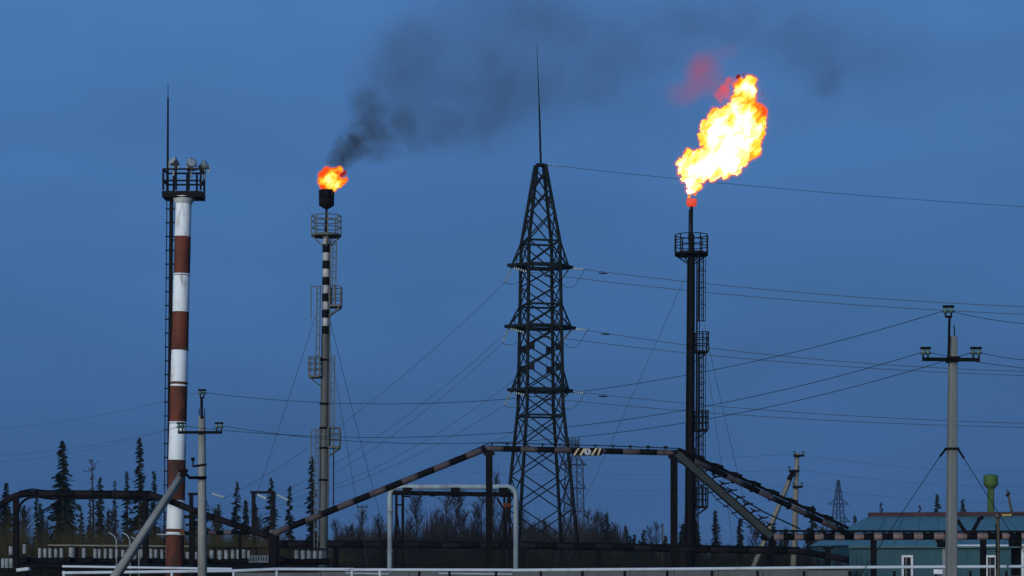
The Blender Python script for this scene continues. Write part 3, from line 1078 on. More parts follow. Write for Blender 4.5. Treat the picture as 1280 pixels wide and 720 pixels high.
# wires between the two near poles
DN, DF_ = 46.0, 62.0
g = "wires strung between two concrete poles"
def span(label, a, b, mid, r):
    a, b, mid = Vector(a), Vector(b), Vector(mid)
    # quadratic through the three points (mid at half way)
    pts = []
    for i in range(41):
        t_ = i / 40
        pts.append(a * (2 * (t_ - .5) * (t_ - 1)) + mid * (-4 * t_ * (t_ - 1)) + b * (2 * t_ * (t_ - .5)))
    o = tube("power_line_wire", pts, r, M_wire_dark, None, 5)
    props(o, label, "wire", g)
span("highest dark wire sagging between the tallest concrete pole and the strutted pole", P(1180, 388.5, DN - .17), P(250, 490, DF_ - .13), P(660, 496.5, 54), .0085)
span("middle dark wire sagging from the crossarm's outer end on the tallest concrete pole", P(1154, 440, DN - .2), P(223.5, 532, DF_ - .2), P(650, 539.5, 54), .0085)
span("lowest dark wire sagging from the crossarm's far end on the tallest concrete pole", P(1216.5, 440, DN - .2), P(276.5, 532, DF_ - .2), P(690, 549.0, 54), .0085)
g2 = "wires leaving the tallest concrete pole past the frame"
for nm, x, y, x2, y2 in (("top bracket", 1189, 389, 1300, 406), ("outer crossarm end", 1223.5, 440, 1300, 450.5), ("near crossarm end", 1160, 440, 1300, 462)):
    wire("thin wire running on from the tallest concrete pole's %s" % nm, P(x, y, DN - .2), P(x2, y2, DN - 4), .05, .007, M_wire_dark, g2)
g3 = "faint wires running on beyond the striped tower"
for nm, x, y, x2, y2 in (("highest", 250, 490, -20, 536), ("middle", 228, 532, -20, 569), ("lowest", 223.5, 534, -20, 578)):
    wire("%s faint wire crossing behind the striped tower above the spruces" % nm, P(x, y, DF_ - .1), P(x2, y2, 92), .25, .0045, M_wire, g3)
g4 = "faint wires through the short yellowish pole"
for nm, y in (("top", 568), ("middle", 587), ("bottom", 607)):
    wire("faint wire from the short yellowish pole's %s crossarm over the teal roof" % nm, P(1002, y, 111.7), P(1300, y + 20, 118), .35, .006, M_wire, g4)
    wire("faint wire from the short yellowish pole's %s crossarm towards the black stack" % nm, P(993, y, 111.7), P(560, y + 2, 150), .3, .006, M_wire, g4)

# guy wires of the flare stacks
g5 = "stay wires of the flare stacks"
for lab, a, b in (("stay wire from the small flare's upper part down towards the far substation posts", P(394, 395, 100), P(322, 610, 104)),
                  ("inner stay wire on the small flare's outer flank near the tall pylon", P(411, 420, 100), P(447, 630, 96)),
                  ("outer stay wire on the small flare's outer flank near the tall pylon", P(412, 398, 100), P(468, 612, 104)),
                  ("long stay wire from the black flare stack down across the hazard board", P(857, 345, 108), P(735, 610, 114)),
                  ("steeper stay wire beside the black stack's caged ladders", P(878, 410, 108), P(904, 590, 104)),
                  ("shallower stay wire beside the black stack's caged ladders", P(880, 405, 108), P(931, 625, 114))):
    d = b - a
    b2 = a + d * (a.z / (a.z - b.z)) if b.z > 0 else b
    wire(lab, a, b2, .25, .012, M_wire, g5, 12, "guy_wire")
    # strain insulator part-way

# ------------------------------------------------------------------ overhead pipe crossing with banded paint
def fin(parent, p, up, L, mat=M_black, name="pipe_clamp", w=.06):
    bar(name, p - up * L * .45, p + up * L * .55, w, mat, parent)

def overhead_crossing():
    D = 80.0
    s = D / F
    t = thing("overhead_pipe", PG(611, D), "high banded pipe crossing on two black posts with a hazard board", "pipeline", "banded process pipes")
    r = 4.3 * s
    mats = [M_rose, M_black]
    left = [P(342, 667, D), P(608, 560.5, D)]
    banded_pipe(t, left, r * .96, 21.6 * s, [M_rose, M_black], 12, "pipe_band", 0)
    topx = [P(608, 560.5, D), P(722, 563, D), P(846, 566, D)]
    banded_pipe(t, topx, r * .86, 21.3 * s, mats, 12, "pipe_band", 0)
    ramp = [P(846, 566, D), P(1062, 668, D + 3.5)]
    banded_pipe(t, ramp, r * .84, 25.5 * s, [M_grey_band, M_black], 12, "pipe_band", 1)
    for px in (611.5, 842.5):
        o = bar("post", PG(px, D + .05), P(px, 560 if px < 700 else 566, D + .05), 8.4 * s, M_black, t, 8 * s)
        bar("post_cap", P(px - 7, 567 if px < 700 else 571, D), P(px + 7, 567 if px < 700 else 571, D), .14, M_black, o, .2)
        bar("base_plate", PG(px, D + .05), PG(px, D + .05) + Vector((0, 0, .05)), .55, M_black, o)
    # cable line on stand-offs above the pipe
    cab = tube("cable_line", [P(575, 570, D), P(612, 553.5, D), P(700, 555.5, D), P(780, 558, D), P(848, 560.5, D)], .022, M_black, t, 5)
    for px in (615, 634, 656, 678, 700, 722, 744, 766, 788, 810, 832):
        y0 = 560.5 + (px - 608) * .0228
        fin(t, P(px, y0 - 2.5, D - .02), Vector((0, 0, 1)), 10 * s, M_black, "standoff", .055)
        bar("standoff_cap", P(px - 2.6, y0 - 7, D), P(px + 2.6, y0 - 7, D), .05, M_black, cab)
    # tray line over the ramp with clamps
    a, b = P(848, 561, D), P(1060, 660, D + 3.5)
    ln = bar("ramp_tray", a, b, .12, M_black, t, .12)
    d = (b - a).normalized()
    up = Vector((-d.z, 0, d.x)).normalized()
    for i in range(1, 9):
        q = a.lerp(b, i / 9.2)
        bar("tray_arm", q - d * .22 + up * .04, q + d * .30 + up * .1, .10, M_black, ln)
        fin(t, q - up * .14, up, 15 * s, M_black, "pipe_clamp", .13)
    # second thin pipe under the ramp
    tube("drain_pipe", [P(846, 577, D), P(856, 580, D), P(905, 610, D + 1), P(955, 640, D + 2), P(1000, 661, D + 3)], .03, M_iron, t, 6)
    # hazard board: backing with sloping stripes and a pale emblem
    Db = D - .25
    bd = mesh_box("hazard_board", P(716, 569.5, Db), P(752, 559.8, Db), .05, M_black, t)
    Df = Db - .031
    y0, y1 = 569.0, 560.2
    for x0, x1 in ((716.5, 722), (724, 730.0), (738.5, 744.5), (746.5, 751.5)):
        sh = 5.5
        v = [P(x0, y0, Df), P(x1 - 3, y0, Df), P(min(x1 + sh - 3, 751.7), y1, Df), P(min(x0 + sh, 749), y1, Df)]
        v2 = [q + Vector((0, .02, 0)) for q in v]
        mesh_obj("stripe", v + v2, [(0, 1, 2, 3), (4, 7, 6, 5), (0, 4, 5, 1), (1, 5, 6, 2), (2, 6, 7, 3), (3, 7, 4, 0)], M_cream, bd, False, v[0])
    c = P(734.5, 564.7, Df)
    em = lathe("emblem", [(4.2 * s, 0), (4.2 * s, .02)], M_emblem, bd, c, 18, Matrix.Rotation(math.radians(90), 4, 'X'))
    bar("emblem_mark", c + Vector((0, -.025, -2.0 * s)), c + Vector((0, -.025, 2.0 * s)), 1.2 * s, M_iron, em, .012)
    bar("emblem_mark", c + Vector((-.9 * s, -.028, 2.0 * s)), c + Vector((1.2 * s, -.028, 2.0 * s)), .8 * s, M_iron, em, .012)
    return t

def mesh_box(name, a, b, th, mat, parent, bev=0):
    """Upright box facing the camera between two opposite corners, th thick."""
    x0, x1 = min(a.x, b.x), max(a.x, b.x)
    z0, z1 = min(a.z, b.z), max(a.z, b.z)
    y0, y1 = a.y - th / 2, a.y + th / 2
    v = [Vector((x, y, z)) for z in (z0, z1) for y in (y0, y1) for x in (x0, x1)]
    return mesh_obj(name, v, [(0, 2, 3, 1), (4, 5, 7, 6), (0, 1, 5, 4), (1, 3, 7, 5), (3, 2, 6, 7), (2, 0, 4, 6)], mat, parent, False, Vector((x0, y0, z0)))

overhead_crossing()

def cable_ramp():
    D = 78.5
    s = D / F
    a, b = P(846, 567, D), P(964, 671, D)
    t = thing("cable_ramp", PG(964, D), "sloping grey green cable ramp with forked brackets below the banded pipe", "cable tray")
    bar("tray", a, b, 10.5 * s, M_cable_tray, t, .25)
    d = (b - a).normalized()
    up = Vector((-d.z, 0, d.x)).normalized()
    if up.z < 0: up = -up
    for lo in (-4.8, 4.8):
        bar("tray_edge", a + up * lo * s + Vector((0, -.14, 0)), b + up * lo * s + Vector((0, -.14, 0)), .05, M_iron, t, .06)
    for i in range(9):
        q = a.lerp(b, .26 + .70 * i / 8.5)
        br = bar("bracket", q + up * 3 * s, q + up * 11 * s + Vector((.05, 0, 0)), .07, M_black, t)
        k = q + up * 10 * s
        bar("bracket_fork", k + Vector((-.06, 0, -.06)), k + Vector((.30, 0, .0)), .06, M_black, br)
        bar("bracket_fork", k, k + Vector((-.12, 0, .10)), .05, M_black, br)
        bar("bracket_tail", q - up * 4 * s, q - up * 9 * s + Vector((-.18, 0, .05)), .05, M_black, br)
    tube("sag_cable", [a.lerp(b, i / 10) - up * (8 + 2.2 * (i % 2)) * s for i in range(2, 11)], .018, M_black, t, 5)
cable_ramp()

def lower_pipe():
    D = 100.0
    s = D / F
    t = thing("low_pipeline", PG(350, D), "long low banded pipe running behind the silver pipe arch to the teal building", "pipeline", "banded process pipes")
    banded_pipe(t, [P(336, 680.5, D), P(640, 682, D), P(760, 684, D), P(850, 686.5, D), P(1002, 689.5, D), P(1062, 700, D)], 4.0 * s, 24 * s, [M_black, M_dim_band], 10)
    tube("tracing_pipe", [P(336, 676.4, D), P(640, 677.5, D), P(770, 680.2, D), P(1000, 685, D)], 1.3 * s, M_black, t, 6)
    for px in (346, 420, 478, 654, 748, 846, 960, 1035):
        y = 684
        o = bar("support_post", PG(px, D), P(px, y, D), 6 * s, M_black, t)
        bar("saddle", P(px - 6, y + 1, D - .1), P(px + 6, y + 1, D - .1), .12, M_black, o)
    return t
lower_pipe()

def left_loop():
    D = 85.0
    s = D / F
    t = thing("pipe_loop", PG(20, D), "raised black pipe loop with dull rose bands in front of the tall spruces", "pipeline", "banded process pipes")
    path = rounded([P(-40, 680, D), P(12, 617, D), P(196, 618.5, D), P(240, 638, D), P(348, 674, D)], .9, 6)
    s_ = resample(path, 4.6 * s)
    i, k = 0, 0
    while i < len(s_) - 1:
        n = 5 if k % 2 else 5
        tube("pipe_band", s_[i:i + n + 1], 4.1 * s, M_dim_band if k % 2 else M_black, t, 12)
        i += n; k += 1
    low = rounded([P(22, 640, D - .1), P(27, 626, D - .1), P(44, 619.5, D - .1), P(60, 623.5, D - .1), P(140, 622, D - .1), P(190, 625, D - .1)], .3, 4)
    tube("tracing_pipe", low, 1.6 * s, M_black, t, 6)
    tube("upper_line", [P(24, 614.5, D), P(40, 611.5, D), P(56, 613.5, D), P(190, 614.5, D)], 1.1 * s, M_black, t, 6)
    for px, y in ((20, 618), (182, 620), (240, 634), (341, 668)):
        w = 6.5 if px != 341 else 9
        o = bar("post", PG(px, D), P(px, y, D), w * s, M_black, t)
        bar("base_plate", PG(px, D), PG(px, D) + Vector((0, 0, .05)), .5, M_black, o)
    bar("stub_arm", P(230, 646, D), P(252, 646, D), .14, M_black, t)
    bar("stub_arm", P(232, 656, D), P(250, 656, D), .10, M_black, t)
    return t
left_loop()

def pink_pipe():
    D = 88.0
    s = D / F
    t = thing("thin_banded_pipe", PG(240, D), "thin black pipe with pale pink bands low beside the strutted pole", "pipeline", "banded process pipes")
    xs = [(222, 240, 0), (240, 248, 1), (248, 261, 0), (261, 270, 1), (270, 280, 0), (280, 289, 1), (289, 318, 0), (318, 328, 1), (328, 337, 0), (337, 344, 1)]
    yy = lambda x: 667 - (x - 222) * .02
    for a, b, k in xs:
        rod("pipe_band", P(a, yy(a), D), P(b, yy(b), D), 2.5 * s, M_pink if k else M_black, t, 10)
    for px in (228, 300):
        bar("support_post", PG(px, D), P(px, 668, D), .12, M_black, t)
pink_pipe()

def right_rack():
    D = 84.0
    s = D / F
    t = thing("pipe_rack", PG(1092, D), "low rack of black pipe with pale pink blocks in front of the teal building", "pipeline", "banded process pipes")
    yc = lambda x: 671.5 - (x - 960) * .004
    pk = [(967, 979), (993, 1004), (1018, 1029), (1043, 1055), (1067, 1079), (1092, 1102), (1116, 1128), (1142, 1153), (1167, 1180), (1195, 1208), (1221, 1234), (1252, 1261), (1276, 1290)]
    x = 952
    for a, b in pk:
        rod("pipe_band", P(x, yc(x), D), P(a, yc(a), D), 4.0 * s, M_black, t, 12)
        rod("pipe_band", P(a, yc(a), D), P(b, yc(b), D), 4.3 * s, M_pink, t, 12)
        x = b
    rod("pipe_band", P(x, yc(x), D), P(1310, yc(1310), D), 4.0 * s, M_black, t, 12)
    tr = bar("cable_tray", P(950, 663.6, D), P(1310, 664.5, D), .085, M_black, t, .3)
    for a, b in pk:
        for q in (a - 1, b + 1):
            bar("hanger", P(q, 664, D), P(q, 670, D), .06, M_black, tr)
        c = (a + b) / 2
        tube("sag_cable", [P(b + 1, 665, D - .2), P(b + 7, 667.2, D - .2), P(b + 14, 665, D - .2)], .022, M_black, tr, 4)
    for px in (964, 1092, 1229):
        bar("post", PG(px, D + .1), P(px, 668, D + .1), 6.5 * s, M_black, t)
    for (x0, y0, x1, y1) in ((1197, 650, 1210, 671), (1225, 648, 1212, 671)):
        o = bar("angled_strut", P(x0, y0, D), P(x1, y1, D), .14, M_black, t)
    bar("strut_head", P(1222, 650, D), P(1229, 646, D), .16, M_black, t)
    rod("valve_body", P(1172, 680, D - .1), P(1184, 680, D - .1), .14, M_black, t, 8)
    bar("valve_bracket", P(1170, 676, D), P(1182, 677.5, D), .12, M_black, t)
    bar("elbow_box", P(1262, 678, D), P(1276, 678, D), .35, M_black, t)
right_rack()

# ------------------------------------------------------------------ silver pipe arch with black frame
def silver_arch():
    D = 84.0
    s = D / F
    t = thing("pipe_arch", PG(488, D), "silver pipe arch over a black trestle frame standing behind the pale fence", "pipeline")
    path = rounded([PG(487.5, D), P(487.5, 608.5, D), P(645, 608.5, D), PG(645, D)], .42, 7)
    tube("silver_pipe", path, 3.3 * s, M_silver, t, 14)
    for q in (P(487.5, 640, D), P(645, 660, D), P(487.5, 690, D)):
        rod("flange", q, q + Vector((0, 0, .07)), 4.0 * s, M_silver, t, 14)
    D2 = D + .1
    bar("frame_beam", P(491, 616, D2), P(644, 618.5, D2), 5.5 * s, M_black, t, .25)
    for px in (509, 569, 629):
        o = mesh_box("saddle", P(px - 5.5, 619, D2 - .15), P(px + 5.5, 609.5, D2 - .15), .3, M_black, t)
        bar("saddle_foot", P(px - 4, 620.5, D2 - .1), P(px + 4, 620.5, D2 - .1), .07, M_black, o)
    for px in (541, 594):
        bar("beam_cleat", P(px - 4, 619.5, D2), P(px + 4, 619.5, D2), .08, M_black, t)
    for px in (495.5, 503.5, 630.5, 637):
        bar("frame_post", PG(px, D2), P(px, 617, D2), 3.2 * s, M_black, t)
    bar("frame_rung", P(495, 631, D2), P(504, 631, D2), .07, M_black, t)
    bar("frame_brace", P(496, 640, D2), P(503.5, 700, D2), .06, M_black, t)
    bar("frame_brace", P(621, 622, D2), P(630, 637, D2), .09, M_black, t)
    bar("frame_brace", P(631, 636, D2), P(619, 690, D2), .08, M_iron, t)
    vb = rod("valve_body", P(629, 632, D2 - .1), P(639, 632, D2 - .1), .12, M_red, t, 8)
silver_arch()

# ------------------------------------------------------------------ pale pipe fence
def fence():
    D = 65.5
    s = D / F
    t = thing("pipe_fence", PG(640, D), "pale pipe rail fence running low across the whole view", "fence")
    for a, ya, b, yb in ((78, 716.2, 292, 713.5), (290, 713.6, 346, 711.4), (346, 711.4, 442, 711.8), (430, 712.2, 640, 712.6), (640, 712.8, 860, 711.2), (860, 711.2, 1060, 709.2), (1060, 709.2, 1258, 708.2), (1261, 708.2, 1310, 708)):
        rod("rail", P(a, ya, D), P(b, yb, D), 1.95 * s, M_rail, t, 10)
    rod("rail", P(78, 708.0, D + 2), P(290, 711.2, D + 2), 1.6 * s, M_rail, t, 10)
    for a, b, y in ((432, 486, 717.5), (548, 640, 717.8), (78, 120, 722)):
        rod("lower_rail", P(a, y - 1, D + .6), P(b, y, D + .6), 1.2 * s, M_rail, t, 8)
    for px in (80, 145, 215, 292, 346, 440, 475, 524, 562, 620, 676, 728, 781, 834, 890, 947, 1005, 1062, 1118, 1170, 1213, 1258):
        rod("post", PG(px, D), P(px, 712.5, D) - Vector((0, 0, .03)), 1.7 * s, M_iron if px > 480 else M_rail, t, 8)
    mesh_box("notice_plate", P(1167, 717.5, D - .12), P(1178, 711.8, D - .12), .03, M_frame, t)
fence()
def parapet():
    D = 77.0
    v0, v1 = P(290, 715.8, D), P(1064, 712.5, D)
    t = thing("low_wall", PG(640, D), "low grey concrete slab wall just behind the pale pipe fence", "wall")
    n = 14
    for i in range(n):
        a, b = v0.lerp(v1, i / n), v0.lerp(v1, (i + 1) / n)
        dz = R.uniform(-.02, .02)
        x0, x1 = a.x + .012, b.x - .012
        y0, y1 = D + R.uniform(-.01, .01), D + .16
        v = [Vector((x, y, z)) for z in (0, 1) for y in (y0, y1) for x in (x0, x1)]
        for k, q in enumerate(v):
            if k > 3: q.z = (a.z if k % 2 == 0 else b.z) + dz
        mesh_obj("slab", v, [(0, 2, 3, 1), (4, 5, 7, 6), (0, 1, 5, 4), (1, 3, 7, 5), (3, 2, 6, 7), (2, 0, 4, 6)], M_wallconc, t, False, Vector((x0, y0, 0)))
parapet()

# ------------------------------------------------------------------ manifold of pale insulated risers
def manifold():
    D = 97.0
    s = D / F
    t = thing("pipe_manifold", PG(60, D), "dark pipe manifold with a row of pale insulated risers at the wood's edge", "pipe manifold")
    xs = [(14, 688, 6), (31, 686, 5)] + [(x, 691, 4.6) for x in (50, 56.5, 63, 70, 77)] + [(90, 690.5, 8), (105, 691, 5), (119, 692, 5), (124.5, 692, 4), (132, 692, 4.5), (139, 692, 5), (146, 692.5, 4.5), (154, 693, 5),
          (161, 692.5, 5), (168, 692.5, 7), (177, 692.5, 7), (189, 692, 4.5), (195, 692, 4.5), (203, 692.5, 5), (209, 693, 5), (235, 696, 6), (245, 696, 6), (265, 693.5, 6), (275, 693.5, 6.5), (283, 693.5, 5.5), (291, 692.5, 5), (298, 692.5, 5), (305, 692, 5.5), (311, 693, 3.5)]
    for x in (371, 379, 386.5, 394, 401.5): xs.append((x, 692.5, 6))
    for x, y, w in xs:
        h = 12 + R.uniform(-1, 1)
        o = rod("insulated_riser", P(x, y + h / 2, D), P(x, y - h / 2, D), w * .5 * s, M_block, t, 10)
        rod("riser_cap", P(x, y - h / 2, D), P(x, y - h / 2 - 1.4, D), w * .58 * s, M_iron, o, 10)
    for x in (4, 9, 14.5):
        rod("insulated_riser", P(x, 710, D - 4), P(x, 698, D - 4), 2.6 * s, M_block, t, 10)
    rod("top_rail", P(60, 681.5, D - .3), P(243, 683.0, D - .3), 1.0 * s, M_conc2, t, 8)
    rod("top_rail", P(243, 683.5, D - .3), P(410, 687, D - .3), .8 * s, M_iron, t, 8)
    rod("header_pipe", P(-20, 701, D), P(412, 702, D), 4.0 * s, M_black, t, 10)
    rod("header_pipe", P(-20, 707.5, D - 1), P(330, 708.5, D - 1), 3.5 * s, M_black, t, 10)
    x = -10
    while x < 412:
        bar("support_post", PG(x, D + .2), P(x, 684, D + .2), 2.2 * s, M_iron, t)
        x += R.uniform(15, 26)
    for x in (30, 84, 112, 150, 181, 222, 256, 330, 352):
        bar("valve_body", P(x - 4, 699, D - .5), P(x + 4, 699, D - .5), 6 * s, M_black, t)
manifold()
g = "white gooseneck vents"
for i, (x, y, lb) in enumerate(((141, 665.5, "tallest white bent vent pipe above the pale risers, clear of the strut"), (158, 665.5, "white bent vent pipe close behind the slanting strut"), (169, 671, "shortest white bent vent pipe just beyond the slanting strut"))):
    D = 95.0
    s = D / F
    o = tube("gooseneck_vent", rounded([P(x - 5, y, D), P(x + 1, y + 3.5, D), P(x + 4.5, y + 9, D), PG(x + 5, D)], .1, 3), .75 * s, M_silver, None, 8)
    props(o, lb, "vent pipe", g)
def basket():
    D = 92.0
    s = D / F
    t = thing("slatted_crate", PG(324, D), "pale slatted crate standing at the foot of the banded pipe", "crate")
    x = 312.5
    while x < 336:
        bar("slat", P(x, 703.5, D) , P(x + (x - 324) * .05, 694, D), 1.9 * s, M_block, t, .05)
        x += 3.1
    for y in (695.5, 702):
        bar("crate_rail", P(311, y, D + .05), P(337.5, y, D + .05), .06, M_block, t)
    for x in (312, 336):
        bar("crate_leg", PG(x, D + .1), P(x, 703, D + .1), .1, M_iron, t)
basket()
o = thing("feed_trough", PG(30, 80), "shallow white trough lying on a dark stand near the corner post", "trough")
bar("trough_shell", P(22, 712.5, 80), P(37, 710.8, 80), .13, M_rail, o, .4)
bar("trough_stand", PG(30, 80), P(30, 712, 80), .3, M_black, o)

# substation portals
def portal(x0, x1, yt, D, label, strings):
    s = D / F
    t = thing("substation_post", PG(x0, D), label, "power pole", "substation posts behind the manifold")
    bar("post", PG(x0, D), P(x0, yt, D), 4.6 * s, M_black, t)
    if x1: 
        bar("post", PG(x1, D), P(x1, yt, D), 4.2 * s, M_black, t)
    bar("cross_beam", P(x0 - 4, yt + 1.5, D), P((x1 or x0 + 8) + 1, yt + 1.5, D), 3.2 * s, M_black, t)
    for i, y in enumerate((yt + 22, yt + 36)):
        bar("bracket_arm", P(x0 - 1, y, D), P(x0 + 7, y, D), 1.4 * s, M_black, t)
    for (xa, ya, xb, yb) in strings:
        insulator_string(t, P(xa, ya, D), P(xb, yb, D - .4), 8)
portal(317, 342, 614, 150, "pair of dark substation posts joined by a beam with pale insulator strings", ((320, 617, 334, 624), (344, 617, 361, 626)))
portal(239, None, 616, 150, "single dark substation post showing behind the strutted concrete pole", ((262, 616, 281, 622),))

def small_post(px, yt, D, label, arm=True, w=3.0):
    s = D / F
    t = thing("wooden_post", PG(px, D), label, "post")
    rod("shaft", PG(px, D), P(px, yt, D), w * .5 * s, M_wood, t, 8, .8)
    if arm:
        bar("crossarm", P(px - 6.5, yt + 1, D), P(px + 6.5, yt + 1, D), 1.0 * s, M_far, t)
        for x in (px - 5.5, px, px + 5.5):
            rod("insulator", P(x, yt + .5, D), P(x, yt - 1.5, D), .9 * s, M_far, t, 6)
    else:
        rod("cap", P(px, yt, D), P(px, yt - 1, D), w * .6 * s, M_iron, t, 8)
small_post(453, 633, 210, "small distant crossarm post among bare bushes beside the silver arch", True, 2.2)
small_post(828, 656, 130, "thin short post standing beside the crossing's second black post", False, 2.6)
small_post(1015, 650, 190, "thin dark post between the short yellowish pole and the spire trees", False, 1.8)

def wood_pole():
    D = 63.5
    s = D / F
    t = thing("wooden_post", PG(1247, D), "olive wooden post with an iron strap in front of the teal building's window", "post")
    rod("shaft", PG(1247.5, D), P(1247, 641, D), 2.9 * s, M_wood, t, 8, .85)
    bar("iron_strap", P(1245, 655, D - .08), P(1245.3, 712, D - .08), .03, M_black, t)
    bar("yellow_tag", P(1252, 644, D + .1), P(1264, 643.6, D + .1), .055, M_yellow, t)
    bar("tag_arm", P(1246, 643.6, D + .1), P(1280, 643, D + .1), .035, M_iron, t)
    for y in (648, 690):
        rod("wire_tie", P(1247, y, D), P(1247, y - 1, D), 3.2 * s, M_iron, t, 8)
wood_pole()
D = 160.0
o = thing("leaning_stick", PG(1268, D), "thin dark pole leaning behind the teal roof beside the water tower", "post")
tube("shaft", [PG(1271, D), P(1265, 641, D), P(1259, 612, D)], [.14, .12, .09], M_wood, o, 6)
bar("end_fitting", P(1258, 620, D), P(1262, 616, D), .2, M_iron, o)

# ------------------------------------------------------------------ teal building
def building():
    D = 120.0
    s = D / F
    zE = P(0, 683, D).z
    t = thing("workshop_building", PG(1062, D), "low teal metal building with a pitched roof and white framed windows", "building")
    x0, x1 = P(1062, 0, D).x, P(1340, 0, D).x
    dep = 15.0
    # wall sheets, each a panel, cut round the openings
    holes = [(1127, 1141), (1232, 1246)]
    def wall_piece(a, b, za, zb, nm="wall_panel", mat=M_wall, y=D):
        xa, xb = P(a, 0, D).x + .006, P(b, 0, D).x - .006
        v = [Vector((x, yy, z)) for z in (za, zb) for yy in (y, y + .12) for x in (xa, xb)]
        return mesh_obj(nm, v, [(0, 2, 3, 1), (4, 5, 7, 6), (0, 1, 5, 4), (1, 3, 7, 5), (3, 2, 6, 7), (2, 0, 4, 6)], mat, t, False, Vector((xa, y, za)))
    edges = [1062, 1084, 1106, 1127, 1141, 1160, 1178, 1187, 1210, 1232, 1246, 1264, 1276, 1298, 1320, 1340]
    ztop = P(0, 694, D).z
    for a, b in zip(edges, edges[1:]):
        if (a, b) in holes:
            wall_piece(a, b, ztop, zE)
            wall_piece(a, b, 0, .35)
        elif (a, b) == (1264, 1276):
            wall_piece(a, b, P(0, 676, D).z + .02, zE + .05)
        else:
            wall_piece(a, b, 0, zE, y=D + R.uniform(-.01, .01))
    wall_piece(1177.5, 1186.5, 0, P(0, 686, D).z, "door", M_door, D - .1)
    mesh_box("dark_recess", P(1264, 719, D + 1.2), P(1276, 676, D + 1.2), .1, M_black, t)
    rod("downpipe", PG(1278.5, D - .2), P(1278.5, 680, D - .2), .09, M_frame, t, 8)
    for a, b in holes:
        fr = mesh_box("window", P(a, 694, D - .04), P(b, 696.6, D - .04), .14, M_frame, t)
        w = (b - a)
        zb = .35
        for xx in (a + 1.2, b - 1.2):
            bar("frame_side", PG(xx, D - .04, zb), P(xx, 696.5, D - .04), 2.4 * s, M_frame, fr, .14)
        bar("frame_sill", PG(a, D - .04, zb), PG(b, D - .04, zb), .1, M_frame, fr, .2)
        pn = mesh_obj("pane", [PG(a + 2.4, D + .04, zb), PG(b - 2.4, D + .04, zb), P(b - 2.4, 696.6, D + .04), P(a + 2.4, 696.6, D + .04)], [(0, 1, 2, 3)], M_glass, fr, False, PG(a, D + .04, zb))
        bar("mullion", PG((a + b) / 2 - 1.4, D, zb), P((a + b) / 2 - 1.4, 696.6, D), .9 * s, M_conc2, fr, .06)
    # side and back walls
    bar("side_wall", Vector((x0 + .06, D + .13, zE / 2)), Vector((x0 + .06, D + dep, zE / 2)), .12, M_wall, t, zE, (0, 0, 1))
    bar("back_wall", Vector((x0, D + dep, zE / 2)), Vector((x1, D + dep, zE / 2)), .12, M_wall, t, zE, (0, 0, 1))
    # roof: front slope in sheets, hipped at the near end
    yr = D + 7.5
    ye = D - .45
    ze = P(0, 682, D).z + .02
    zr = EYE + (690 - 645) * yr / F
    xr0 = P(1087, 0, yr).x
    xe0 = P(1060, 0, ye).x
    n = 10
    for i in range(n):
        f0, f1 = i / n, (i + 1) / n
        ea, eb = xe0 + (x1 - xe0) * f0, xe0 + (x1 - xe0) * f1
        ra, rb = xr0 + (x1 - xr0) * f0, xr0 + (x1 - xr0) * f1
        g_ = .018
        dz = R.uniform(0, .012)
        v = [Vector((ea + g_, ye, ze + dz)), Vector((eb - g_, ye, ze + dz)), Vector((rb - g_, yr, zr + dz)), Vector((ra + g_, yr, zr + dz))]
        v += [q + Vector((0, .03, -.10)) for q in v]
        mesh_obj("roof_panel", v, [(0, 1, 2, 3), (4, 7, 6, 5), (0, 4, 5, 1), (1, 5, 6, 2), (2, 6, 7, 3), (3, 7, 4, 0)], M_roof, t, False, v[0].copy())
        rod("roof_seam", Vector((eb, ye, ze + .03)), Vector((rb, yr, zr + .03)), .03, M_roof, t, 6)
    yb = D + dep + .4
    v = [Vector((xe0, yb, ze)), Vector((x1, yb, ze)), Vector((x1, yr, zr)), Vector((xr0, yr, zr)), Vector((xe0, ye, ze))]
    mesh_obj("back_roof", [v[0], v[1], v[2], v[3]], [(0, 3, 2, 1)], M_roof, t, False, v[0].copy())
    mesh_obj("hip_roof", [v[4], v[0], v[3]], [(0, 2, 1)], M_roof, t, False, v[4].copy())
    bar("ridge_cap", Vector((xr0 - .1, yr - .05, zr + .10)), Vector((x1, yr - .05, zr + .16)), .26, M_ridge, t, .22)
    rod("gutter", Vector((P(1193, 0, ye).x, ye - .05, ze - .02)), Vector((x1, ye - .05, ze - .02)), .07, M_rail, t, 8)
    bar("fascia", Vector((xe0 + .05, ye + .06, ze - .13)), Vector((x1, ye + .06, ze - .13)), .05, M_roof, t, .12)
building()

# ------------------------------------------------------------------ water tower
def water_tower():
    D = 300.0
    s = D / F
    b = PG(1238.5, D)
    t = thing("water_tower", b, "green water tower with a drum tank on a slim stem beyond the teal roof", "water tower")
    zt = P(0, 607, D).z
    lathe("stem", [(5.3 * s, 0), (4.3 * s, zt * .8), (4.3 * s, zt)], M_green, t, b, 16)
    lathe("tank", [(4.5 * s, -4 * s), (8.2 * s, 0), (9.0 * s, 1.5 * s), (9.0 * s, 12 * s), (8.6 * s, 12.8 * s), (1 * s, 14.4 * s)], M_green, t, b + Vector((0, 0, zt)), 20)
    rod("ladder_rail", b + Vector((-.3, -5.4 * s, 0)), b + Vector((-.3, -5.4 * s, zt)), .05, M_green, t, 5)
water_tower()

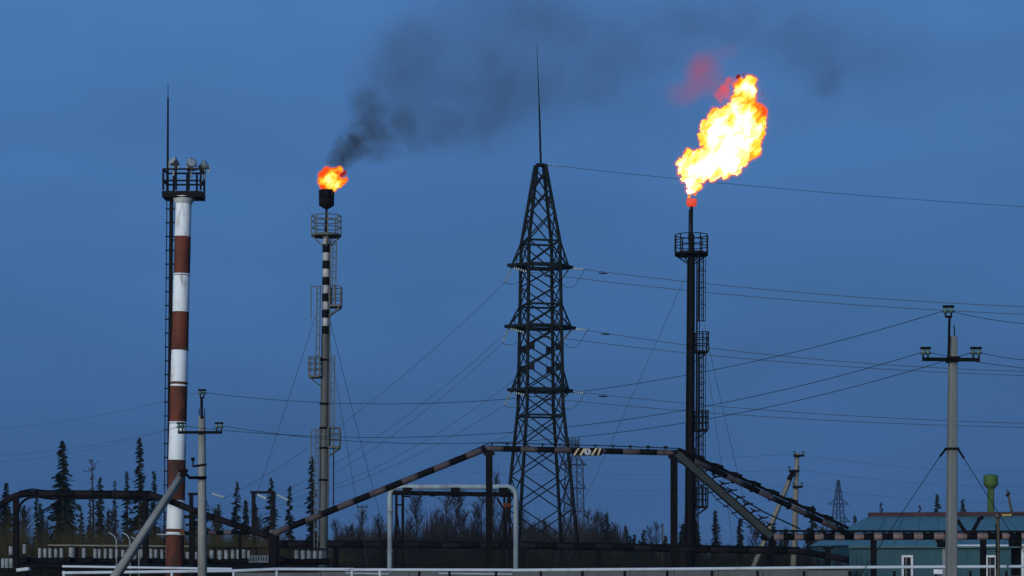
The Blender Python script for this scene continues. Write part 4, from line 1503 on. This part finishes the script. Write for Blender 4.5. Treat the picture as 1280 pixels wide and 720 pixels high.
# ------------------------------------------------------------------ trees
def spruce(px, ytop, D, half_px, seed, label, dens=1.0, mat=M_spruce, start=.06, lean=0.0, group="spruces round the gas plant", bare=0.0):
    rr = random.Random(seed)
    top = P(px, ytop, D)
    h = top.z
    rad = half_px * 1.38 * D / F
    t = thing("spruce_tree", PG(px, D), label, "tree", group)
    base = PG(px, D)
    ax = lambda z: base + Vector((lean * z, 0, z))
    v, f = tube_data([ax(0), ax(h * .3), ax(h * .65), ax(h)], [.017 * h + .03, .013 * h + .02, .008 * h + .012, .006], 6)
    mesh_obj("trunk", v, f, M_bark, t, True, base)
    V, Fc = [], []
    nb = int((105 + h * 12.5) * dens)
    ph = rr.random() * 10
    px_m = D / F
    for i in range(nb):
        u = (i + rr.random()) / nb
        tz = start + (1 - start) * (u ** .92)
        z = tz * h
        clump = .58 + .42 * math.sin(tz * 23 + ph) * math.sin(tz * 9.1 + ph * 2)
        if rr.random() < bare * (1 - tz * .6): continue
        L = rad * ((1 - tz) ** .68) * (.40 + .75 * rr.random()) * (.42 + .76 * clump) + .03 + .10 * (1 - tz)
        a = rr.random() * 2 * math.pi
        d = Vector((math.cos(a), math.sin(a), 0))
        side = Vector((-d.y, d.x, 0))
        droop = rr.uniform(.18, .5) * L
        c0 = ax(z)
        n = max(3, min(6, int(L / .30) + 2))
        # spine
        e_ = c0 + d * L - Vector((0, 0, droop))
        k = len(V)
        V += [c0 + Vector((0, 0, .02)), c0 - Vector((0, 0, .03)), e_]
        Fc.append((k, k + 1, k + 2))
        for j in range(n):
            q = (j + .5 + rr.uniform(-.3, .3)) / n
            c = c0 + d * (L * q) - Vector((0, 0, droop * q ** 1.4))
            w = (.12 + .20 * (1 - q * .6) * min(1, L)) * rr.uniform(.7, 1.4) * (1.08 - .45 * tz) + px_m * .4
            for m_ in range(3):
                ang = rr.uniform(-1.1, 1.1)
                dd = (d * math.cos(ang) + side * math.sin(ang) * (1 if m_ else -1))
                tip = c + dd * w * rr.uniform(1.0, 1.9) - Vector((0, 0, w * rr.uniform(.15, 1.1)))
                o1 = side * w * .35 + Vector((0, 0, w * rr.uniform(.1, .5)))
                k = len(V)
                V += [c + o1, c - o1, tip]
                Fc.append((k, k + 1, k + 2))
    # leader
    k = len(V)
    V += [ax(h * .965) + Vector((.06, 0, 0)), ax(h * .965) - Vector((.06, 0, 0)), ax(h) + Vector((0, 0, .15))]
    Fc.append((k, k + 1, k + 2))
    mesh_obj("crown", V, Fc, mat, t, False, base)
    return t

SPR = [
    (80, 551, 150, 23, "tallest bushy spruce rising through the black pipe loop", 1.5, 0.0),
    (126, 597, 158, 9, "spruce with a ragged top, second along the pipe loop from the tallest bushy one", 1.0, .1),
    (176, 547, 152, 13, "tall slim spruce close to the striped tower, with its top above the loop", 1.3, .05),
    (159, 589, 165, 7, "slender spruce just short of the tall slim spruce beside the striped tower", .9, .2),
    (194, 589, 168, 8, "thin spruce squeezed between the tall slim spruce and the striped tower", .9, .2),
    (143, 600, 190, 5, "very thin spruce pole between the ragged spruce and the slender one", .6, .4),
    (46, 622, 175, 6, "small narrow spruce under the pipe loop beside the tallest bushy one", .8, .2),
    (9, 604, 150, 12, "dark spruce at the bend of the pipe loop", 1.3, .0),
    (-4, 612, 145, 16, "broad dark spruce cut by the frame beyond the bend of the pipe loop", 1.5, .0),
    (102, 640, 180, 6, "low spruce filling the gap behind the tallest bushy one", .8, .1),
    (113, 610, 200, 4, "wispy spruce beside the dead larch", .5, .4),
    (254, 590, 160, 11, "spruce hidden partly behind the strutted concrete pole", 1.1, .1),
    (295, 602, 165, 10, "open spruce between the strutted pole and the substation posts", .9, .25),
    (306, 625, 172, 8, "short dense spruce leaning on the open one near the substation posts", .9, .1),
    (339, 597, 160, 11, "spruce standing within the substation post pair", 1.1, .15),
    (362, 608, 162, 8, "narrow spruce just beyond the substation post pair", .9, .25),
    (391, 570, 165, 9, "tall columnar spruce beside the slim grey flare stack", 1.2, .15),
    (441, 655, 240, 6, "tiny spruce between the grey stack and the silver arch", .6, .2),
    (681, 650, 200, 8, "spruce between the legs of the tall lattice pylon", .9, .15),
    (759, 642, 190, 8, "spruce standing in a thicket under the hazard board", 1.0, .15),
    (782, 657, 200, 6, "small spruce, first of three along the low pipe past the thicket", .8, .1),
    (793, 668, 205, 5, "small spruce, middle one of three along the low pipe past the thicket", .7, .1),
    (800, 675, 205, 4, "smallest spruce, last of three along the low pipe past the thicket", .6, .1),
    (853, 655, 170, 9, "dark spruce between the crossing's second post and the black stack", 1.2, .0),
    (870, 652, 172, 9, "dark spruce tucked behind the foot of the black stack", 1.2, .0),
    (895, 638, 168, 8, "pointed spruce standing alone under the cable ramp", 1.0, .1),
    (925, 648, 172, 7, "slimmer pointed spruce under the lower end of the cable ramp", 1.0, .1),
    (968, 658, 180, 8, "spruce behind the foot of the leaning concrete strut", 1.0, .1),
    (1016, 632, 178, 9, "spruce poking up behind the sloping pipe beside the short yellowish pole", 1.0, .15),
    (1045, 655, 170, 12, "bushy dark spruce below the small distant pylon", 1.3, .0),
    (1068, 644, 185, 5, "narrow spruce at the teal roof's hipped end", .7, .2),
    (1101, 628, 215, 4, "thin spruce tip above the roof ridge's start", .6, .1),
    (1150, 632, 215, 4, "small spruce tip midway along the roof ridge", .6, .1),
    (1172, 618, 200, 10, "taller spruce top above the roof against the tallest concrete pole", 1.0, .0),
    (1204, 624, 205, 10, "broad spruce top above the roof between the concrete pole and water tower", 1.0, .0),
]
for i, (px, y, D, hp, lb, de, ba) in enumerate(SPR):
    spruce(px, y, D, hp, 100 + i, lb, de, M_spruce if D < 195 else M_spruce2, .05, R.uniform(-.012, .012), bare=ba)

gb = "small spruces of the dense back rows"
rb = random.Random(31)
for n_, x0, x1, y0, y1, lb in ((22, -12, 335, 626, 662, "small dark spruce in the dense back row behind the pipe loop"),
                               (9, 690, 880, 660, 678, "very small spruce on the low skyline by the crossing's second black post"),
                               (10, 950, 1058, 648, 676, "small dark spruce in the clump behind the leaning concrete strut")):
    for i in range(n_):
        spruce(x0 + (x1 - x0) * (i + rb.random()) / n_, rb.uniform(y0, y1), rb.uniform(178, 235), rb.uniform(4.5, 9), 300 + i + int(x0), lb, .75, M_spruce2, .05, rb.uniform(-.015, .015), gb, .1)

def dead_larch():
    rr = random.Random(4)
    D = 155.0
    base = PG(112, D)
    t = thing("dead_larch", base, "thin dead larch with stubby bare branches beside the tallest bushy spruce", "tree")
    top = P(119, 574, D)
    ax = lambda u: base.lerp(top, u) + Vector((.25 * math.sin(u * 5) * u, 0, 0))
    v, f = tube_data([ax(i / 8) for i in range(9)], [.13 * (1 - i / 9) + .02 for i in range(9)], 6)
    mesh_obj("trunk", v, f, M_bark, t, True, base)
    V, Fc = [], []
    for i in range(60):
        u = .35 + .63 * rr.random()
        c = ax(u)
        a = rr.random() * 6.28
        L = rr.uniform(.2, .75) * (1.2 - .6 * u) * (1.5 if u > .88 else 1)
        d = Vector((math.cos(a), math.sin(a) * .8, rr.uniform(-.25, .45)))
        k = len(V)
        V += [c + Vector((0, 0, .035)), c - Vector((0, 0, .035)), c + d * L]
        Fc.append((k, k + 1, k + 2))
        for j in range(3):
            q = c + d * L * rr.uniform(.3, 1)
            k = len(V)
            V += [q + Vector((.04, 0, .02)), q - Vector((.04, 0, -.02)), q + Vector((rr.uniform(-.2, .2), rr.uniform(-.2, .2), rr.uniform(-.1, .25)))]
            Fc.append((k, k + 1, k + 2))
    mesh_obj("crown", V, Fc, M_bark, t, False, base)
dead_larch()

def bare_mesh(seed, h=1.0, spread=.22):
    rr = random.Random(seed)
    V, Fc = [], []
    def twig(a, b, w):
        d = (b - a).normalized()
        s1 = d.cross(Vector((rr.uniform(-1, 1), rr.uniform(-1, 1), .3))).normalized() * w
        s2 = d.cross(s1).normalized() * w
        k = len(V)
        V.extend([a + s1, a - s1 * .5 + s2 * .8, a - s1 * .5 - s2 * .8, b])
        Fc.extend([(k, k + 1, k + 3), (k + 1, k + 2, k + 3), (k + 2, k, k + 3)])
    for i in range(64):
        u = .10 + .85 * rr.random()
        c = Vector((.02 * math.sin(u * 7 + seed), .02 * math.cos(u * 5), u * h))
        a = rr.random() * 6.28
        L = h * spread * (1.15 - .75 * u) * rr.uniform(.6, 1.3) + .03
        d = Vector((math.cos(a), math.sin(a), rr.uniform(.8, 2.2))).normalized()
        e_ = c + d * L
        twig(c, e_, .0042)
        for j in range(12):
            q = c.lerp(e_, rr.uniform(.15, .95))
            d2 = (d + Vector((rr.uniform(-.9, .9), rr.uniform(-.9, .9), rr.uniform(-.2, .8)))).normalized()
            L2 = L * rr.uniform(.25, .6)
            twig(q, q + d2 * L2, .0026)
            if j % 2 == 0:
                q2 = q + d2 * L2 * rr.uniform(.3, .8)
                d3 = (d2 + Vector((rr.uniform(-.9, .9), rr.uniform(-.9, .9), rr.uniform(-.2, .8)))).normalized()
                twig(q2, q2 + d3 * L2 * .6, .002)
    me = bpy.data.meshes.new("bare_crown")
    me.from_pydata([tuple(q) for q in V], [], Fc)
    me.materials.append(M_twig)
    tv, tf = tube_data([Vector((.02 * math.sin(u * 7 + seed), .02 * math.cos(u * 5), u * h)) for u in (0, .25, .5, .75, .97)], [.013, .010, .007, .004, .0015], 5)
    mt = bpy.data.meshes.new("bare_trunk")
    mt.from_pydata([tuple(q) for q in tv], [], tf)
    mt.materials.append(M_birch)
    smooth(mt)
    return mt, me
BV = [bare_mesh(50 + i, 1.0, .20 + .05 * (i % 3)) for i in range(5)]
def bare_tree(px, ytop, D, var, rot, wide, label):
    h = P(0, ytop, D).z
    t = thing("bare_tree", PG(px, D), label, "tree", "bare birches and willows along the wood's edge")
    base = PG(px, D)
    M = Matrix.Translation(base) @ Matrix.Rotation(rot, 4, 'Z') @ Matrix.Diagonal((h * wide, h * wide, h, 1))
    for nm, me in (("trunk", BV[var][0]), ("crown", BV[var][1])):
        o = bpy.data.objects.new(nm, me)
        place(o, M, t)
BARE = [
    (452, 640, 175, 1.0, "bare bush clump under the banded pipe's middle slope"),
    (475, 648, 180, 1.1, "bare bush close to the silver arch's outer leg"),
    (522, 622, 185, .95, "bare birch first inside the silver arch from the black trestle"),
    (513, 650, 178, 1.0, "low bare willow at the trestle's foot inside the arch"),
    (545, 640, 195, .9, "thin bare birch in the arch's lighter gap"),
    (560, 618, 180, 1.0, "dense bare birch at the middle of the silver arch"),
    (571, 616, 185, 1.1, "densest bare birch under the arch's middle saddle"),
    (578, 645, 176, 1.2, "low twiggy willow below the densest birch"),
    (594, 632, 190, .9, "slender bare birch between the densest birch and the crossing post"),
    (603, 622, 195, .9, "bare birch just before the crossing's first black post"),
    (619, 595, 205, .6, "tall wispy birch top showing over the silver arch"),
    (628, 640, 190, 1.0, "bare birch between the crossing's post and the arch's inner trestle"),
    (652, 640, 195, .9, "bare birch between the silver arch and the lattice pylon's leg"),
    (667, 655, 190, 1.2, "low bare willow within the pylon's near legs"),
    (702, 650, 195, 1.0, "bare willow at the pylon's outer leg beside the distant pylon"),
    (736, 640, 200, .8, "thin bare birch to the side of the distant hazy pylon"),
    (742, 646, 185, 1.1, "bare willow in the thicket's near side under the hazard board"),
    (750, 645, 188, 1.1, "bare willow in the thicket's middle under the hazard board"),
    (768, 655, 190, 1.0, "bare willow at the thicket's outer edge"),
    (812, 660, 200, .9, "faint bare birch between the three small spruces and the thin post"),
    (820, 655, 205, .9, "faint bare birch beside the thin short post"),
    (860, 650, 175, 1.2, "bare willow against the black stack's foot"),
    (945, 655, 185, 1.2, "bare willow behind the foot of the cable ramp"),
    (980, 662, 175, 1.3, "bare willow between the leaning strut and the short yellowish pole"),
    (1030, 660, 175, 1.3, "bare willow below the sloping pipe's lower end"),
    (420, 652, 185, 1.0, "bare bush beside the slim grey stack's foot"),
    (433, 660, 190, 1.2, "low bare bush beneath the banded pipe's lower slope"),
    (28, 640, 170, 1.1, "bare birch beside the loop's first black post"),
    (58, 648, 175, 1.1, "bare birch next to the small narrow spruce"),
    (140, 640, 172, 1.1, "bare birch behind the gooseneck vents"),
    (210, 640, 172, 1.0, "bare birch behind the striped tower's ladder"),
    (272, 640, 175, 1.0, "bare birch behind the thin pink banded pipe"),
    (324, 650, 178, 1.0, "bare birch between the substation posts and open spruce"),
]
for i, (px, y, D, w, lb) in enumerate(BARE):
    bare_tree(px, y, D, i % 5, R.random() * 6.28, w, lb)

def undergrowth(name, label, xr, dr, hfun, n, mat, seed, leaf=1.0, wm=1.0):
    rr = random.Random(seed)
    V, Fc = [], []
    for i in range(n):
        D = rr.uniform(*dr)
        px = rr.uniform(*xr)
        h = hfun(px, rr)
        if h <= 0: continue
        b = PG(px, D)
        for j in range(7):
            o = Vector((rr.gauss(0, .35), rr.gauss(0, .35), 0))
            tip = b + o * 1.7 + Vector((rr.gauss(0, .12), rr.gauss(0, .12), h * rr.uniform(.55, 1.05)))
            w = rr.uniform(.012, .03) * wm
            k = len(V)
            V += [b + o + Vector((w, 0, 0)), b + o + Vector((-w, w, 0)), tip]
            Fc.append((k, k + 1, k + 2))
            for l in range(int(5 * leaf)):
                q = (b + o).lerp(tip, rr.uniform(.25, 1)) + Vector((rr.gauss(0, .14), rr.gauss(0, .14), rr.gauss(0, .08)))
                sz = rr.uniform(.05, .13)
                k = len(V)
                V += [q, q + Vector((rr.uniform(-sz, sz), rr.uniform(-sz, sz), rr.uniform(0, sz))), q + Vector((rr.uniform(-sz, sz), rr.uniform(-sz, sz), rr.uniform(-sz, sz) * .6))]
                Fc.append((k, k + 1, k + 2))
    o = mesh_obj(name, V, Fc, mat)
    props(o, label, "undergrowth", None, "stuff")
def h_left(px, r):
    return max(.8, 5.0 * (.85 + .3 * noise.noise(Vector((px * .03, 1, 0)))) * r.uniform(.6, 1.12) * (1 if px < 330 else max(.55, 1 - (px - 330) / 160)))
undergrowth("undergrowth", "olive and rust autumn bushes at the wood's edge behind the manifold", (-40, 440), (125, 175), h_left, 3200, M_under, 3)
undergrowth("undergrowth", "dark low scrub behind the low banded pipe", (330, 1075), (108, 175), lambda px, r: r.uniform(1.3, 2.7) * (1.0 + .35 * noise.noise(Vector((px * .06, 3, 0)))), 4200, M_under2, 5)
undergrowth("undergrowth", "dark scrub beneath the manifold pipes", (-40, 420), (99, 122), lambda px, r: r.uniform(1.2, 2.2), 1500, M_under2, 6)

undergrowth("undergrowth", "fine grey brown brush behind the silver arch and the pylon", (425, 775), (185, 245),
            lambda px, r: r.uniform(3.6, 7.4) * (.8 + .45 * noise.noise(Vector((px * .045, 7, 0)))), 3400, M_twig, 8, .3, 3.0)

# far-off wood on the skyline
def treeline():
    rr = random.Random(11)
    V, Fc = [], []
    for i in range(1500):
        D = rr.uniform(330, 620)
        px = rr.uniform(-120, 1400)
        h = rr.uniform(2.6, 5.0) * (D / 480) + (1.5 if px < 480 else 0)
        b = PG(px, D)
        w = h * rr.uniform(.10, .2)
        for j in range(9):
            z0 = h * (.1 + .8 * j / 9)
            ww = w * (1 - j / 10)
            a = rr.random() * 6.28
            for m_ in range(3):
                an = a + m_ * 2.09
                k = len(V)
                V += [b + Vector((0, 0, z0 + h * .14)), b + Vector((math.cos(an) * ww, math.sin(an) * ww, z0 - .1)), b + Vector((math.cos(an + 1) * ww, math.sin(an + 1) * ww, z0 - .1))]
                Fc.append((k, k + 1, k + 2))
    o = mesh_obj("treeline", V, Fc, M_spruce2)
    props(o, "far-off low spruce wood along the skyline", "wood", None, "stuff")
treeline()

# ------------------------------------------------------------------ haze
def haze():
    m = bpy.data.materials.new("evening_haze")
    m.use_nodes = True
    t = m.node_tree
    t.nodes.clear()
    out = t.nodes.new("ShaderNodeOutputMaterial")
    pv = t.nodes.new("ShaderNodeVolumePrincipled")
    pv.inputs["Color"].default_value = (.74, .86, 1.0, 1)
    pv.inputs["Density"].default_value = HAZE
    pv.inputs["Anisotropy"].default_value = .35
    t.links.new(pv.outputs[0], out.inputs["Volume"])
    x0, x1, y0, y1, z0, z1 = -1610, 1610, -70, 2810, -1.0, 43.0
    v = [(x, y, z) for z in (z0, z1) for y in (y0, y1) for x in (x0, x1)]
    o = mesh_obj("haze", v, [(0, 2, 3, 1), (4, 5, 7, 6), (0, 1, 5, 4), (1, 3, 7, 5), (3, 2, 6, 7), (2, 0, 4, 6)], m)
    props(o, "thin blue evening haze over the moor", None, None, "stuff")
HAZE = .00018
if HAZE > 0: haze()
